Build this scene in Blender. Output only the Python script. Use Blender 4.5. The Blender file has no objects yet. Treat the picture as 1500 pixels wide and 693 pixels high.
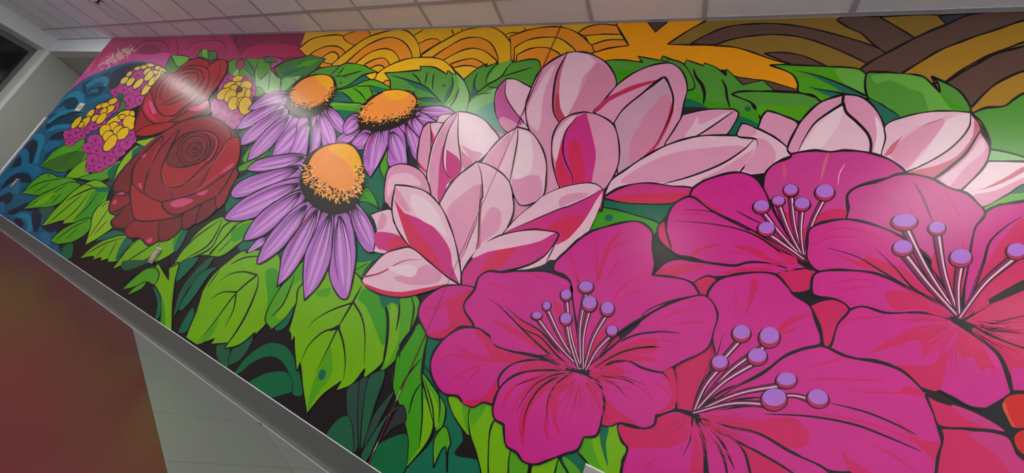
import bpy, bmesh, math, random
import numpy as np
from mathutils import Vector, Matrix
random.seed(7)
C = bpy.context.scene.collection
scene = bpy.context.scene

# ---------------------------------------------------------------- camera
D = 1.679                    # camera to painted wall (m)
FPX = 587.1545               # focal length in pixels of the 1500 x 693 frame
CAMH = 0.7723                # camera height above the floor
RW = np.array([[0.86292685, 0.35210427, 0.36246356],
               [0.21393582, 0.39527613, -0.89330188],
               [-0.45780859, 0.84839812, 0.26576667]])   # world -> camera (x right, y down, z forward)
cam = bpy.data.cameras.new('camera')
cam.sensor_fit = 'HORIZONTAL'; cam.sensor_width = 36.0
cam.lens = FPX / 1500 * 36.0; cam.clip_start = 0.05
camo = bpy.data.objects.new('camera', cam); C.objects.link(camo)
r, u, b = RW[0], -RW[1], -RW[2]
camo.matrix_world = Matrix(((r[0], u[0], b[0], 0), (r[1], u[1], b[1], 0), (r[2], u[2], b[2], CAMH), (0, 0, 0, 1)))
scene.camera = camo

# ---------------------------------------------------------------- world, exposure
w = bpy.data.worlds.new('world'); scene.world = w; w.use_nodes = True
w.node_tree.nodes['Background'].inputs[0].default_value = (0.88, 0.95, 1.0, 1)
w.node_tree.nodes['Background'].inputs[1].default_value = 1.1
vs = scene.view_settings
vs.view_transform = 'Standard'; vs.look = 'None'; vs.gamma = 1; vs.use_curve_mapping = False
vs.exposure = 0.4
LIGHT = 8.0                  # radiance of the ceiling light panels

# ---------------------------------------------------------------- helpers
def lin(c):
    return c / 12.92 if c <= 0.04045 else ((c + 0.055) / 1.055) ** 2.4
def hexcol(h):
    h = h.lstrip('#'); return tuple(lin(int(h[i:i + 2], 16) / 255) for i in (0, 2, 4)) + (1,)
MATS = {}
def mat(name, hexa, rough=0.5, spec=0.5, metal=0.0, var=0.0, scale=6.0, bump=0.0, emit=None, bscale=None):
    key = (name, hexa)
    if key in MATS: return MATS[key]
    m = bpy.data.materials.new(name); m.use_nodes = True; MATS[key] = m
    nt = m.node_tree; bs = nt.nodes['Principled BSDF']
    c = hexcol(hexa)
    bs.inputs['Base Color'].default_value = c
    bs.inputs['Roughness'].default_value = rough
    bs.inputs['Specular IOR Level'].default_value = spec
    bs.inputs['Metallic'].default_value = metal
    if var or bump:
        tc = nt.nodes.new('ShaderNodeTexCoord')
        no = nt.nodes.new('ShaderNodeTexNoise'); no.inputs['Scale'].default_value = scale
        no.inputs['Detail'].default_value = 6; no.inputs['Roughness'].default_value = 0.65
        nt.links.new(tc.outputs['Object'], no.inputs['Vector'])
        if var:
            mx = nt.nodes.new('ShaderNodeMix'); mx.data_type = 'RGBA'
            mx.inputs['A'].default_value = tuple(max(0, x * (1 - var)) for x in c[:3]) + (1,)
            mx.inputs['B'].default_value = tuple(min(1, x * (1 + var)) for x in c[:3]) + (1,)
            nt.links.new(no.outputs['Fac'], mx.inputs['Factor']); nt.links.new(mx.outputs['Result'], bs.inputs['Base Color'])
        if bump:
            n2 = nt.nodes.new('ShaderNodeTexNoise'); n2.inputs['Scale'].default_value = bscale or scale * 8
            n2.inputs['Detail'].default_value = 4
            nt.links.new(tc.outputs['Object'], n2.inputs['Vector'])
            bp = nt.nodes.new('ShaderNodeBump'); bp.inputs['Strength'].default_value = bump; bp.inputs['Distance'].default_value = 0.002
            nt.links.new(n2.outputs['Fac'], bp.inputs['Height']); nt.links.new(bp.outputs['Normal'], bs.inputs['Normal'])
    if emit:
        bs.inputs['Emission Color'].default_value = hexcol(hexa); bs.inputs['Emission Strength'].default_value = emit
    return m
def link(name, bm, mats, parent=None, smooth=False):
    me = bpy.data.meshes.new(name); bm.to_mesh(me); bm.free()
    for m in (mats if isinstance(mats, (list, tuple)) else [mats]): me.materials.append(m)
    if smooth:
        for p in me.polygons: p.use_smooth = True
    o = bpy.data.objects.new(name, me); C.objects.link(o)
    if parent: o.parent = parent
    return o
def box(bm, x0, x1, y0, y1, z0, z1, mi=0, bev=0):
    vs_ = [bm.verts.new((x, y, z)) for x in (x0, x1) for y in (y0, y1) for z in (z0, z1)]
    fs = []
    for q in ((0, 1, 3, 2), (4, 6, 7, 5), (0, 4, 5, 1), (2, 3, 7, 6), (0, 2, 6, 4), (1, 5, 7, 3)):
        f = bm.faces.new([vs_[i] for i in q]); f.material_index = mi; fs.append(f)
    if bev:
        es = list({e for f in fs for e in f.edges})
        bmesh.ops.bevel(bm, geom=es, offset=bev, segments=2, affect='EDGES', clamp_overlap=True)
    bmesh.ops.recalc_face_normals(bm, faces=bm.faces[:])
def prism(bm, pts, z0, z1, mi=0):
    a = [bm.verts.new((p[0], p[1], z0)) for p in pts]; c = [bm.verts.new((p[0], p[1], z1)) for p in pts]
    n = len(pts); fs = [bm.faces.new(a[::-1]), bm.faces.new(c)]
    for i in range(n): fs.append(bm.faces.new((a[i], a[(i + 1) % n], c[(i + 1) % n], c[i])))
    for f in fs: f.material_index = mi
    bmesh.ops.recalc_face_normals(bm, faces=bm.faces[:])
def boxobj(name, b6, m, parent=None, bev=0):
    bm = bmesh.new(); box(bm, *b6, bev=bev); return link(name, bm, m, parent)
def tag(o, label=None, cat=None, group=None, kind=None):
    if label: o['label'] = label
    if cat: o['category'] = cat
    if group: o['group'] = group
    if kind: o['kind'] = kind
    return o
def empty(name, loc=(0, 0, 0)):
    o = bpy.data.objects.new(name, None); o.location = loc; o.empty_display_size = 0.1; C.objects.link(o); return o

# ---------------------------------------------------------------- the room
ZC = CAMH + 1.9225           # ceiling height
XL = -7.93                   # free left end of the painted wall
XE = -10.09                  # end wall of the corridor
XR = 4.2; YB = -2.6          # far sides of the corridor (out of view)
HB = ZC - 0.236              # underside of the bulkhead
wallpaint = mat('grey_wall_paint', '#ecf1ea', 0.6, 0.3, var=0.03, bump=0.05)
soffpaint = mat('soffit_paint', '#bcc0b8', 0.6, 0.3, var=0.03)
white = mat('white_paint', '#dce2e0', 0.5, 0.4)
struct = lambda o: tag(o, kind='structure')

# painted wall: plaster slab that carries the mural
wb = struct(boxobj('wall_back', (XL, XR, D, D + 0.16, 0, ZC + 0.06), wallpaint))

# floor: base slab, red field, grey tiles laid at an angle to the wall
floor = struct(boxobj('floor', (XE - 2.5, XR + 0.2, YB - 0.2, 5.2, -0.10, -0.012), mat('grout', '#4a4c46', 0.8)))
ang = math.atan2(-0.632, 1.984)
U = Vector((math.cos(ang), math.sin(ang))); N = Vector((-math.sin(ang), math.cos(ang)))
NB = 0.561; TS = 0.457; U0 = -1.782
redm = mat('red_vinyl', '#622226', 0.32, 0.45, var=0.16, scale=2.2, bump=0.04)
greym = [mat('grey_vinyl_%s' % k, h, 0.38, 0.45, var=0.14, scale=60, bump=0.05) for k, h in (('a', '#7c817b'), ('b', '#787d77'), ('c', '#80857f'))]
def clip_poly(poly, nx, ny, d):          # keep nx*x + ny*y <= d
    out = []
    for i in range(len(poly)):
        p, q = poly[i], poly[(i + 1) % len(poly)]
        a, c_ = nx * p[0] + ny * p[1] - d, nx * q[0] + ny * q[1] - d
        if a <= 0: out.append(p)
        if (a < 0 < c_) or (c_ < 0 < a):
            t = a / (a - c_); out.append((p[0] + t * (q[0] - p[0]), p[1] + t * (q[1] - p[1])))
    return out
def uv(u_, n_): return (U.x * u_ + N.x * n_, U.y * u_ + N.y * n_)
red = clip_poly([(XE, YB), (XR, YB), (XR, D), (XL, D), (XL, 5.0), (XE - 1.6, 5.0), (XE - 1.6, D + 1.6)], N.x, N.y, NB - 0.001)
bm = bmesh.new(); prism(bm, red, -0.012, 0.0); link('red_vinyl_field', bm, redm, floor)['label'] = 'dark red vinyl flooring with a straight diagonal edge'
k = 0
for i in range(-12, 14):
    for j in range(0, 9):
        p = [uv(U0 + i * TS + 0.0012, NB + j * TS + 0.0012), uv(U0 + (i + 1) * TS - 0.0012, NB + j * TS + 0.0012),
             uv(U0 + (i + 1) * TS - 0.0012, NB + (j + 1) * TS - 0.0012), uv(U0 + i * TS + 0.0012, NB + (j + 1) * TS - 0.0012)]
        p = clip_poly(clip_poly(clip_poly(p, 0, 1, D), 1, 0, XR), -1, 0, -XL)
        p = clip_poly(p, 0, -1, -YB)
        if len(p) < 3: continue
        ar = abs(sum(p[q][0] * p[(q + 1) % len(p)][1] - p[(q + 1) % len(p)][0] * p[q][1] for q in range(len(p)))) / 2
        if ar < 0.002: continue
        bm = bmesh.new(); prism(bm, p, -0.012, 0.0)
        link('floor_tile', bm, greym[(i * 3 + j * 5) % 3], floor)

# cove base along the wall, lit top edge painted pale, pale toe line
basem = mat('grey_rubber', '#50504e', 0.42, 0.5, var=0.05, scale=20)
lit_edge = mat('lit_edge_white', '#f2f2ee', 0.25, 0.6)
HBASE = 0.112
bm = bmesh.new()
prof = [(D, 0.0), (D - 0.016, 0.0), (D - 0.010, 0.006), (D - 0.006, 0.016), (D - 0.0045, 0.03), (D - 0.0045, HBASE - 0.002), (D - 0.003, HBASE), (D, HBASE)]
a = [bm.verts.new((XL, y, z)) for y, z in prof]; c_ = [bm.verts.new((XR, y, z)) for y, z in prof]
for i in range(len(prof)): bm.faces.new((a[i], a[(i + 1) % len(prof)], c_[(i + 1) % len(prof)], c_[i]))
bm.faces.new(a[::-1]); bm.faces.new(c_); bmesh.ops.recalc_face_normals(bm, faces=bm.faces[:])
base = struct(link('baseboard_back', bm, basem))
boxobj('lit_edge_strip', (XL, XR, D - 0.0052, D, HBASE, HBASE + 0.0028), lit_edge, base, bev=0.001)
boxobj('toe_line', (XL, XR, D - 0.0178, D - 0.016, 0.0, 0.0015), mat('toe_pale', '#d4d4ce', 0.4), base)

# ceiling: slab, tee bars, lay-in tiles, light panels
tilem = [mat('ceiling_tile_%s' % k, h, 0.85, 0.2, var=0.05, scale=30, bump=0.12, bscale=300) for k, h in (('a', '#e9eff6'), ('b', '#e5ebf3'), ('c', '#edf2f8'))]
teem = mat('tee_bar', '#b4b4ba', 0.5, 0.4)
ceil = struct(boxobj('ceiling', (XE - 0.16, XR + 0.2, YB - 0.2, D, ZC + 0.03, ZC + 0.12), mat('plenum', '#55504e', 0.9)))
X0 = 0.277; S = 0.6096; Y1 = 1.475
xs = [X0 + S * k for k in range(-17, 7)]; ys = [D] + [Y1 - S * k for k in range(0, 7)]
xlines = [XE] + [x for x in xs if XE + 0.05 < x < XR] + [XR]
LIGHTS = [(x, 0.56) for x in (-8.2, -5.5, -2.6, 1.1, 3.0)] + [(x, -1.3) for x in (-6.6, -3.6, -0.6, 2.4)]     # 2 x 4 ft troffers, each spans two cells; back row: added fill light
def cell(x, y):
    for i in range(len(xlines) - 1):
        for j in range(len(ys) - 1):
            if xlines[i] <= x < xlines[i + 1] and ys[j + 1] <= y < ys[j]: return (i, j)
tops = [cell(x, y) for x, y in LIGHTS]; lightcells = set(tops) | {(i, j + 1) for i, j in tops}
for i in range(len(xlines) - 1):
    for j in range(len(ys) - 1):
        if (i, j) in lightcells: continue
        x0, x1, y1, y0 = xlines[i] + 0.010, xlines[i + 1] - 0.010, ys[j] - (0.018 if j == 0 else 0.010), ys[j + 1] + 0.010
        if x1 - x0 < 0.02: continue
        boxobj('ceiling_tile', (x0, x1, y0, y1, ZC + 0.003, ZC + 0.018), tilem[(i * 5 + j * 3) % 3], ceil)
for x in xlines[1:-1]: boxobj('tee_bar', (x - 0.012, x + 0.012, YB, D - 0.0205, ZC - 0.001, ZC + 0.003), teem, ceil)
for y in ys[1:]:
    for i in range(len(xlines) - 1):
        if any(i == a_ and y == ys[b_ + 1] for a_, b_ in tops): continue
        boxobj('tee_bar', (xlines[i] + 0.0122, xlines[i + 1] - 0.0122, y - 0.012, y + 0.012, ZC - 0.001, ZC + 0.003), teem, ceil)
boxobj('wall_angle', (XE, XR, D - 0.020, D - 0.0004, ZC - 0.001, ZC + 0.003), teem, ceil)
for (i, j) in tops:
    x0, x1, y1, y0 = xlines[i] + 0.012, xlines[i + 1] - 0.012, ys[j] - 0.012, ys[j + 2] + 0.012
    L_ = empty('ceiling_light', ((x0 + x1) / 2, (y0 + y1) / 2, ZC))
    tag(L_, 'unseen long recessed light panel set in the tiled ceiling', 'ceiling light', 'ceiling light panels')
    hx, hy = (x1 - x0) / 2, (y1 - y0) / 2
    bm = bmesh.new()
    for q in ((-hx, hx, -hy, -hy + 0.02), (-hx, hx, hy - 0.02, hy), (-hx, -hx + 0.02, -hy + 0.02, hy - 0.02), (hx - 0.02, hx, -hy + 0.02, hy - 0.02)):
        box(bm, *q, 0.003, 0.02)
    link('frame', bm, white, L_)
    boxobj('diffuser', (-hx + 0.02, hx - 0.02, -hy + 0.02, hy - 0.02, 0.008, 0.014), mat('light_diffuser', '#fffaf6', 0.6, emit=LIGHT), L_)

L_ = empty('ceiling_light', (-8.4, 3.1, HB)); tag(L_, 'unseen square light panel added in the alcove soffit behind the painted wall', 'ceiling light')  # unseen panel, added to brighten the alcove wall
boxobj('frame', (-0.3, 0.3, -0.3, 0.3, -0.012, 0.0), white, L_); boxobj('diffuser', (-0.27, 0.27, -0.27, 0.27, -0.016, -0.0121), mat('light_diffuser', '#fffaf6', 0.6, emit=LIGHT), L_)

# sprinkler head
sp = empty('sprinkler_head', (-6.72, 1.155, ZC - 0.001)); tag(sp, 'small dark sprinkler head on the ceiling', 'sprinkler')
dk = mat('dark_brass', '#3a2a28', 0.4, metal=0.6)
def cyl(name, rr, z0, z1, m, parent, seg=16, c=(0, 0)):
    bm = bmesh.new(); prism(bm, [(c[0] + rr * math.cos(2 * math.pi * q / seg), c[1] + rr * math.sin(2 * math.pi * q / seg)) for q in range(seg)], z0, z1)
    return link(name, bm, m, parent)
cyl('escutcheon', 0.035, -0.006, 0.0, teem, sp); cyl('stem', 0.010, -0.045, -0.006, dk, sp)
boxobj('frame_arm', (-0.016, -0.012, -0.003, 0.003, -0.05, -0.006), dk, sp); boxobj('frame_arm', (0.012, 0.016, -0.003, 0.003, -0.05, -0.006), dk, sp)
cyl('deflector', 0.026, -0.053, -0.05, dk, sp)

# bulkhead over the opening at the end of the painted wall, and its soffit
bm = bmesh.new(); box(bm, XE - 0.5, XL, D, D + 0.12, HB, ZC + 0.12); struct(link('trim_1', bm, white))
bm = bmesh.new(); prism(bm, [(XE - 0.6, D + 0.12), (XL, D + 0.12), (XL, D + 0.16), (XL + 4.0, D + 0.16), (XL + 4.0, 4.9), (XE - 3.6, 4.9)], HB, HB + 0.06); 
so = struct(link('ceiling_alcove', bm, soffpaint))
# end wall of the corridor with a deep glazed doorway, header flush above it
JY = 1.655; JD = 0.46
bm = bmesh.new(); box(bm, XE - JD - 0.1, XE, YB, D, HB, ZC + 0.12); struct(link('trim_2', bm, white))
bm = bmesh.new(); box(bm, XE - JD - 0.1, XE, JY, D + 0.02, 0, HB); struct(link('wall_left', bm, wallpaint))
bm = bmesh.new(); box(bm, XE - JD - 0.1, XE, YB, -0.25, 0, HB); struct(link('wall_left_return', bm, wallpaint))
bm = bmesh.new(); prism(bm, [(XE, D + 0.02), (XE - 3.1, 4.9), (XE - 3.3, 4.9), (XE - 0.2, D + 0.02)], 0, HB); struct(link('wall_alcove', bm, wallpaint))
door = empty('door_1', (XE - JD, 0.7, 0)); struct(door)
framem = mat('door_frame_paint', '#6d6c64', 0.5); darkglass = mat('dark_glass', '#0c1014', 0.12, 0.5)
fy0, fy1, fz = -0.25 - 0.7, JY - 0.7, HB
for nm, q in (('door_frame', (-0.06, 0.0, fy1 - 0.05, fy1, 0, fz)), ('door_frame', (-0.06, 0.0, fy0, fy0 + 0.05, 0, fz)),
              ('door_frame', (-0.06, 0.0, fy0 + 0.05, fy1 - 0.05, fz - 0.09, fz)),
              ('mullion', (-0.055, -0.005, (fy0 + fy1) / 2 - 0.03, (fy0 + fy1) / 2 + 0.03, 0.0, fz - 0.09)),
              ('rail', (-0.055, -0.006, fy0 + 0.05, fy1 - 0.05, 0.0, 0.2))):
    boxobj(nm, q, framem, door)
for q in ((fy0 + 0.05, (fy0 + fy1) / 2 - 0.03), ((fy0 + fy1) / 2 + 0.03, fy1 - 0.05)):
    boxobj('pane', (-0.04, -0.03, q[0], q[1], 0.2, fz - 0.09), darkglass, door)
boxobj('handle', (-0.005, 0.045, fy1 - 0.13, fy1 - 0.10, 0.95, 1.25), mat('steel', '#8a8a86', 0.3, metal=0.9), door, bev=0.004)
# far sides, out of view; front openings and mullions added to admit daylight
bm = bmesh.new()
box(bm, XE - 0.6, XR + 0.2, YB - 0.15, YB, 0, 0.25); box(bm, XE - 0.6, XR + 0.2, YB - 0.15, YB, ZC - 0.12, ZC + 0.05)
struct(link('wall_front', bm, wallpaint))
for k in range(9):
    x = -9.2 + k * 1.65
    struct(boxobj('added_mullion_%d' % (k + 1), (x - 0.05, x + 0.05, YB - 0.12, YB - 0.02, 0.25, ZC - 0.12), framem))
struct(boxobj('wall_right', (XR, XR + 0.15, YB, 5.0, 0, ZC + 0.05), wallpaint))
struct(boxobj('wall_beyond', (XE - 3.3, XR, 4.9, 5.05, 0, ZC), wallpaint))

# corner guard on the free end of the painted wall
cg = empty('corner_guard', (XL, D, 0.0)); tag(cg, 'white plastic corner guard on the end of the painted wall', 'corner guard')
gm = mat('white_plastic', '#f4f4f0', 0.3, 0.5)
boxobj('front_flange', (-0.034, -0.001, -0.012, 0.0, 0.0, 1.345), gm, cg, bev=0.002)
boxobj('side_flange', (-0.012, -0.001, 0.0005, 0.06, 0.0, 1.345), gm, cg)

# outlets and a switch plate on the painted wall
steel = mat('brushed_steel', '#b9b7ae', 0.3, metal=0.85); beige = mat('beige_plastic', '#c9b9a2', 0.4, 0.5); slotm = mat('slot_black', '#15120f', 0.6)
def outlet(x, z, lab):
    o = empty('wall_outlet', (x, D, z)); tag(o, lab, 'outlet', 'outlets along the painted wall')
    boxobj('cover_plate', (-0.036, 0.036, -0.0135, -0.004, -0.058, 0.058), steel, o, bev=0.002)
    boxobj('plate_edge', (-0.036, 0.036, -0.0145, -0.003, 0.0582, 0.0622), gm, o)
    f = boxobj('receptacle', (-0.018, 0.018, -0.0165, -0.0136, -0.034, 0.034), beige, o, bev=0.001)
    for dz in (-0.017, 0.017):
        for dx in (-0.006, 0.006): boxobj('slot', (dx - 0.001, dx + 0.001, -0.0172, -0.0166, dz - 0.005, dz + 0.005), slotm, f)
outlet(-7.25, CAMH - 0.31, 'steel wall outlet on the teal wave painting near the corner guard')
outlet(-3.672, CAMH - 0.303, 'steel wall outlet on the painted leaf below the lower red rose')
outlet(-0.225, CAMH - 0.316, 'steel wall outlet on painted leaves under the magenta hibiscus')
s_ = empty('switch_plate', (-7.13, D, CAMH + 0.80)); tag(s_, 'square cream switch plate beside the yellow lantana painting', 'switch')
boxobj('cover_plate', (-0.075, 0.075, -0.0135, -0.004, -0.058, 0.058), mat('cream_plastic', '#d8d2bc', 0.4), s_, bev=0.002)
for dx in (-0.036, 0.036):
    t_ = boxobj('toggle_slot', (dx - 0.010, dx + 0.010, -0.0145, -0.0136, -0.025, 0.025), slotm, s_)
    boxobj('toggle', (dx - 0.005, dx + 0.005, -0.026, -0.0146, -0.002, 0.012), mat('cream_plastic', '#d8d2bc', 0.4), t_)

# ---------------------------------------------------------------- the mural: paint shapes laid on the wall
# Shapes are traced as outlines, cast from the camera onto the wall plane, and stacked as thin coats of paint.
VIEWS = dict(A1=(150, 60, 370, 215), A2=(60, 50, 260, 190), A3=(0, 130, 200, 270), A4=(150, 170, 370, 370), A5=(0, 230, 200, 400),
             A6=(320, 80, 520, 240), A7=(480, 100, 680, 260), A8=(320, 190, 560, 450),
             B1=(520, 150, 820, 290), B2=(520, 270, 820, 440), B3=(700, 70, 1000, 210), B4=(780, 150, 1120, 310), B5=(1060, 120, 1300, 260),
             B6=(1260, 120, 1500, 310), B7=(940, 210, 1240, 420), B8=(1180, 240, 1500, 450),
             C1=(1180, 420, 1500, 693), C2=(880, 400, 1240, 693), C3=(600, 320, 880, 520), C4=(800, 310, 1060, 520), C5=(600, 480, 1000, 693),
             C6=(240, 370, 480, 560), C7=(400, 420, 640, 620), C8=(500, 430, 760, 693),
             D5=(100, 0, 500, 120), D6=(480, 0, 880, 120), D7=(860, 0, 1260, 120), D8=(1200, 0, 1500, 120),
             E1=(430, 80, 610, 200), E2=(560, 80, 780, 200), E3=(980, 80, 1240, 200), E4=(1140, 90, 1500, 250), E5=(180, 320, 400, 480),
             E6=(320, 340, 580, 480), E7=(780, 560, 980, 693), E8=(1000, 560, 1500, 693),
             F3=(820, 270, 1000, 350), F4=(1400, 220, 1500, 330), F5=(1400, 540, 1500, 693), F7=(340, 70, 480, 150), F8=(740, 380, 960, 560),
             P=(0, 0, 1500, 693))
VS = {k: (v[0], v[1], min(1500 / (v[2] - v[0]), 693 / (v[3] - v[1]))) for k, v in VIEWS.items()}
EPS = 0.000025
CELL = 2.0; GX0, GY0 = -220, -80; GW, GH = 1250, 560
LF = np.zeros((GH, GW)); LO = np.zeros((GH, GW)); LC = np.zeros((GH, GW))   # coats: fills, lines of other shapes, lines of this shape
cxs = GX0 + (np.arange(GW) + 0.5) * CELL; cys = GY0 + (np.arange(GH) + 0.5) * CELL
PAL = dict(k='#150f13', bg='#170f11', bk2='#22242c',
           dg='#06643a', dg2='#0c684a', dg3='#27483e', dg4='#1d5a3c', tg='#1f6a55', tgl='#6aa894',
           gl='#72b000', gl2='#8cbc10', gm='#50a012', gm2='#3c980a', gu='#4f9430', gul='#68aa40', gup='#86bd74', gdu='#3d7a34',
           h='#cc2488', h2='#c83a8c', hr='#cc1a5c', hd='#b41e50', hl='#dc60a4', hp='#c4307a',
           L='#eabacb', L2='#f0d0d8', M='#e096b4', M2='#d886a4', K='#cc2f80', R='#d22854', R2='#cc6478', K2='#c65a98',
           v='#ba72c4', vl='#cf94d6', vd='#a058ac', vr='#b04474', bul='#b070d0', fil='#7c1a58', filw='#f2bccc',
           o='#f0923c', oy='#f2ac1a', oc='#f6c070', ok='#241914',
           r='#941a24', r2='#aa1a24', r3='#7c1a22', r4='#300a12', rp='#d44878',
           ye='#e2a812', yo='#e68c1e', yb='#ecb814', os='#f09c04', br='#5e443a', br2='#4e3c3a', oh='#8c6c28', oh2='#a87c22',
           pk='#d03c8c', pk2='#b44a90', cr='#a82c60', cr2='#862448', cr3='#b02858', cream='#dcb4a4',
           t0='#113a52', t1='#1a6a90', t2='#1c7c9e', t3='#1a5878', t4='#16283c',
           lm='#bc3a90', lm2='#6a1a50', ly='#e6bc1c', lyp='#e2c850', lp='#a878a8', redp='#cc1c1a')
def paint(c):
    return mat('paint_' + (c if c in PAL else 'x'), PAL.get(c, c), 0.26, 0.28, var=0.10, scale=14.0, bump=0.10, bscale=45)
CORD = {}
def parse(s):
    pts = []; v = parse.v
    for t in s.split():
        if t[0] == '@': v = t[1:]; parse.v = v; continue
        sharp = t.endswith('!'); a, c = t.rstrip('!').split(',')
        x0, y0, sc = VS[v]
        pts.append((x0 + float(a) / sc, y0 + float(c) / sc, sharp))
    return pts
parse.v = 'P'
def smooth(pts, closed, step=2.6):
    n = len(pts); out = []
    segs = n if closed else n - 1
    for i in range(segs):
        p1, p2 = pts[i], pts[(i + 1) % n]
        p0 = pts[i - 1] if (closed or i > 0) else p1
        p3 = pts[(i + 2) % n] if (closed or i + 2 < n) else p2
        d = math.hypot(p2[0] - p1[0], p2[1] - p1[1])
        if d < 1e-6: continue
        d0 = math.hypot(p1[0] - p0[0], p1[1] - p0[1]); d3 = math.hypot(p3[0] - p2[0], p3[1] - p2[1])
        if p1[2] or d0 < 1e-6: m1 = (p2[0] - p1[0], p2[1] - p1[1])
        else: m1 = ((p2[0] - p0[0]) * d / (d0 + d), (p2[1] - p0[1]) * d / (d0 + d))
        if p2[2] or d3 < 1e-6: m2 = (p2[0] - p1[0], p2[1] - p1[1])
        else: m2 = ((p3[0] - p1[0]) * d / (d3 + d), (p3[1] - p1[1]) * d / (d3 + d))
        k = max(2, min(12, int(d / step)))
        for j in range(k):
            t = j / k; t2 = t * t; t3 = t2 * t
            a, b_, c_, e = 2 * t3 - 3 * t2 + 1, t3 - 2 * t2 + t, -2 * t3 + 3 * t2, t3 - t2
            out.append((a * p1[0] + b_ * m1[0] + c_ * p2[0] + e * m2[0], a * p1[1] + b_ * m1[1] + c_ * p2[1] + e * m2[1]))
    if not closed: out.append(pts[-1][:2])
    return out
def level(poly):
    P_ = np.array(poly); x0, y0 = P_.min(0) - CELL; x1, y1 = P_.max(0) + CELL
    i0, i1 = max(0, int((x0 - GX0) / CELL)), min(GW, int((x1 - GX0) / CELL) + 2)
    j0, j1 = max(0, int((y0 - GY0) / CELL)), min(GH, int((y1 - GY0) / CELL) + 2)
    if i1 <= i0 or j1 <= j0: return 1
    X, Y = np.meshgrid(cxs[i0:i1], cys[j0:j1]); ins = np.zeros(X.shape, bool)
    n = len(poly)
    for i in range(n):
        ax, ay = poly[i]; bx, by = poly[(i + 1) % n]
        if ay == by: continue
        c = ((ay > Y) != (by > Y)) & (X < (bx - ax) * (Y - ay) / (by - ay) + ax); ins ^= c
    ii = np.clip(((P_[:, 0] - GX0) / CELL).astype(int) - i0, 0, ins.shape[1] - 1); jj = np.clip(((P_[:, 1] - GY0) / CELL).astype(int) - j0, 0, ins.shape[0] - 1)
    ins[jj, ii] = True
    g = ins.copy(); g[1:] |= ins[:-1]; g[:-1] |= ins[1:]; h_ = g.copy(); g[:, 1:] |= h_[:, :-1]; g[:, :-1] |= h_[:, 1:]
    l = math.floor(max(LF[j0:j1, i0:i1][g].max(), LO[j0:j1, i0:i1][g].max(), LC[j0:j1, i0:i1][g].max())) + 1
    LF[j0:j1, i0:i1][g] = l
    return l
def proj(x, y, l):
    dx, dy = x - 750, y - 346.5
    d = (RW[0] * dx + RW[1] * dy + RW[2] * FPX)
    yy = D - 0.0002 - l * EPS
    if d[1] < 0.02 * np.linalg.norm(d): d = d.copy(); d[1] = 0.02 * np.linalg.norm(d)
    s = yy / d[1]
    return (d[0] * s, yy, d[2] * s + CAMH)
class Obj:
    def __init__(s, name, parent=None, label=None): s.name, s.parent, s.label, s.sh, s.kind, s.ob = name, parent, label, [], None, None
OBJS = []; CUR = [None, None]
def newshape():
    np.maximum(LO, LC, out=LO); LC.fill(0)
def P(name, label=None):
    newshape()
    o = Obj(name, None, label); OBJS.append(o); CUR[0] = CUR[1] = o; return o
def Q(name='petal', label=None):
    newshape()
    o = Obj(name, CUR[0], label); OBJS.append(o); CUR[1] = o; return o
def back(): CUR[1] = CUR[0]
def fillpts(col, pts, o=0, oc='k', closed=True):
    CUR[1].sh.append(('f', col, pts, level(pts)))
    if o: ribbon(pts, o, oc, 'c')
def ribbon(pts, w, col, tp):
    n = len(pts)
    if n < 2: return
    if col in ('k', 'r4', 'lm2', 'hr'): w = w * 1.35 if w < 2 else w * 1.15
    Lf, Rt = [], []
    for i in range(n):
        if tp == 'c': a, b_ = pts[i - 1], pts[(i + 1) % n]
        else: a, b_ = pts[max(0, i - 1)], pts[min(n - 1, i + 1)]
        tx, ty = b_[0] - a[0], b_[1] - a[1]; d = math.hypot(tx, ty) or 1
        nx, ny = -ty / d, tx / d; t = i / max(1, n - 1)
        if tp == 'c': ww = w * (1 + 0.22 * math.sin(i * 0.37 + n))
        elif tp == 'b': ww = w * (0.2 + 0.8 * math.sin(math.pi * t) ** 0.6)
        elif tp == 'h': ww = w * (1 - 0.5 * t)
        elif tp == 'e': ww = w * (1 - 0.85 * t ** 1.3)
        elif tp == 's': ww = w * (1 - 0.85 * (1 - t) ** 1.3)
        else: ww = w
        Lf.append((pts[i][0] + nx * ww / 2, pts[i][1] + ny * ww / 2)); Rt.append((pts[i][0] - nx * ww / 2, pts[i][1] - ny * ww / 2))
    l = level_line(pts + [pts[0]] if tp == 'c' else pts, w, col)
    CUR[1].sh.append(('s', col, (Lf, Rt, tp == 'c'), l))
def level_line(pts, w, col):
    ii, jj = [], []; rr = max(1, int(math.ceil(w / 2 / CELL)))
    for i in range(len(pts) - 1):
        a, b_ = pts[i], pts[i + 1]; k = max(1, int(math.hypot(b_[0] - a[0], b_[1] - a[1]) / CELL))
        for j in range(k + 1):
            ii.append(int((a[0] + (b_[0] - a[0]) * j / k - GX0) / CELL)); jj.append(int((a[1] + (b_[1] - a[1]) * j / k - GY0) / CELL))
    o = np.arange(-rr, rr + 1)
    ii = np.clip((np.array(ii)[:, None, None] + o[None, :, None] + 0 * o[None, None, :]).ravel(), 0, GW - 1); jj = np.clip((np.array(jj)[:, None, None] + o[None, None, :] + 0 * o[None, :, None]).ravel(), 0, GH - 1)
    l = math.floor(max(LF[jj, ii].max(), LO[jj, ii].max())) + 1
    l = max(l, LC[jj, ii].max() + 0.4)
    LC[jj, ii] = np.maximum(LC[jj, ii], l)
    return l
def F(col, s, o=0, oc='k'):
    fillpts(col, smooth(parse(s), True), o, oc)
def L(s, w=1.5, t='b', col='k'):
    ribbon(smooth(parse(s), False), w, col, t)
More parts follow.
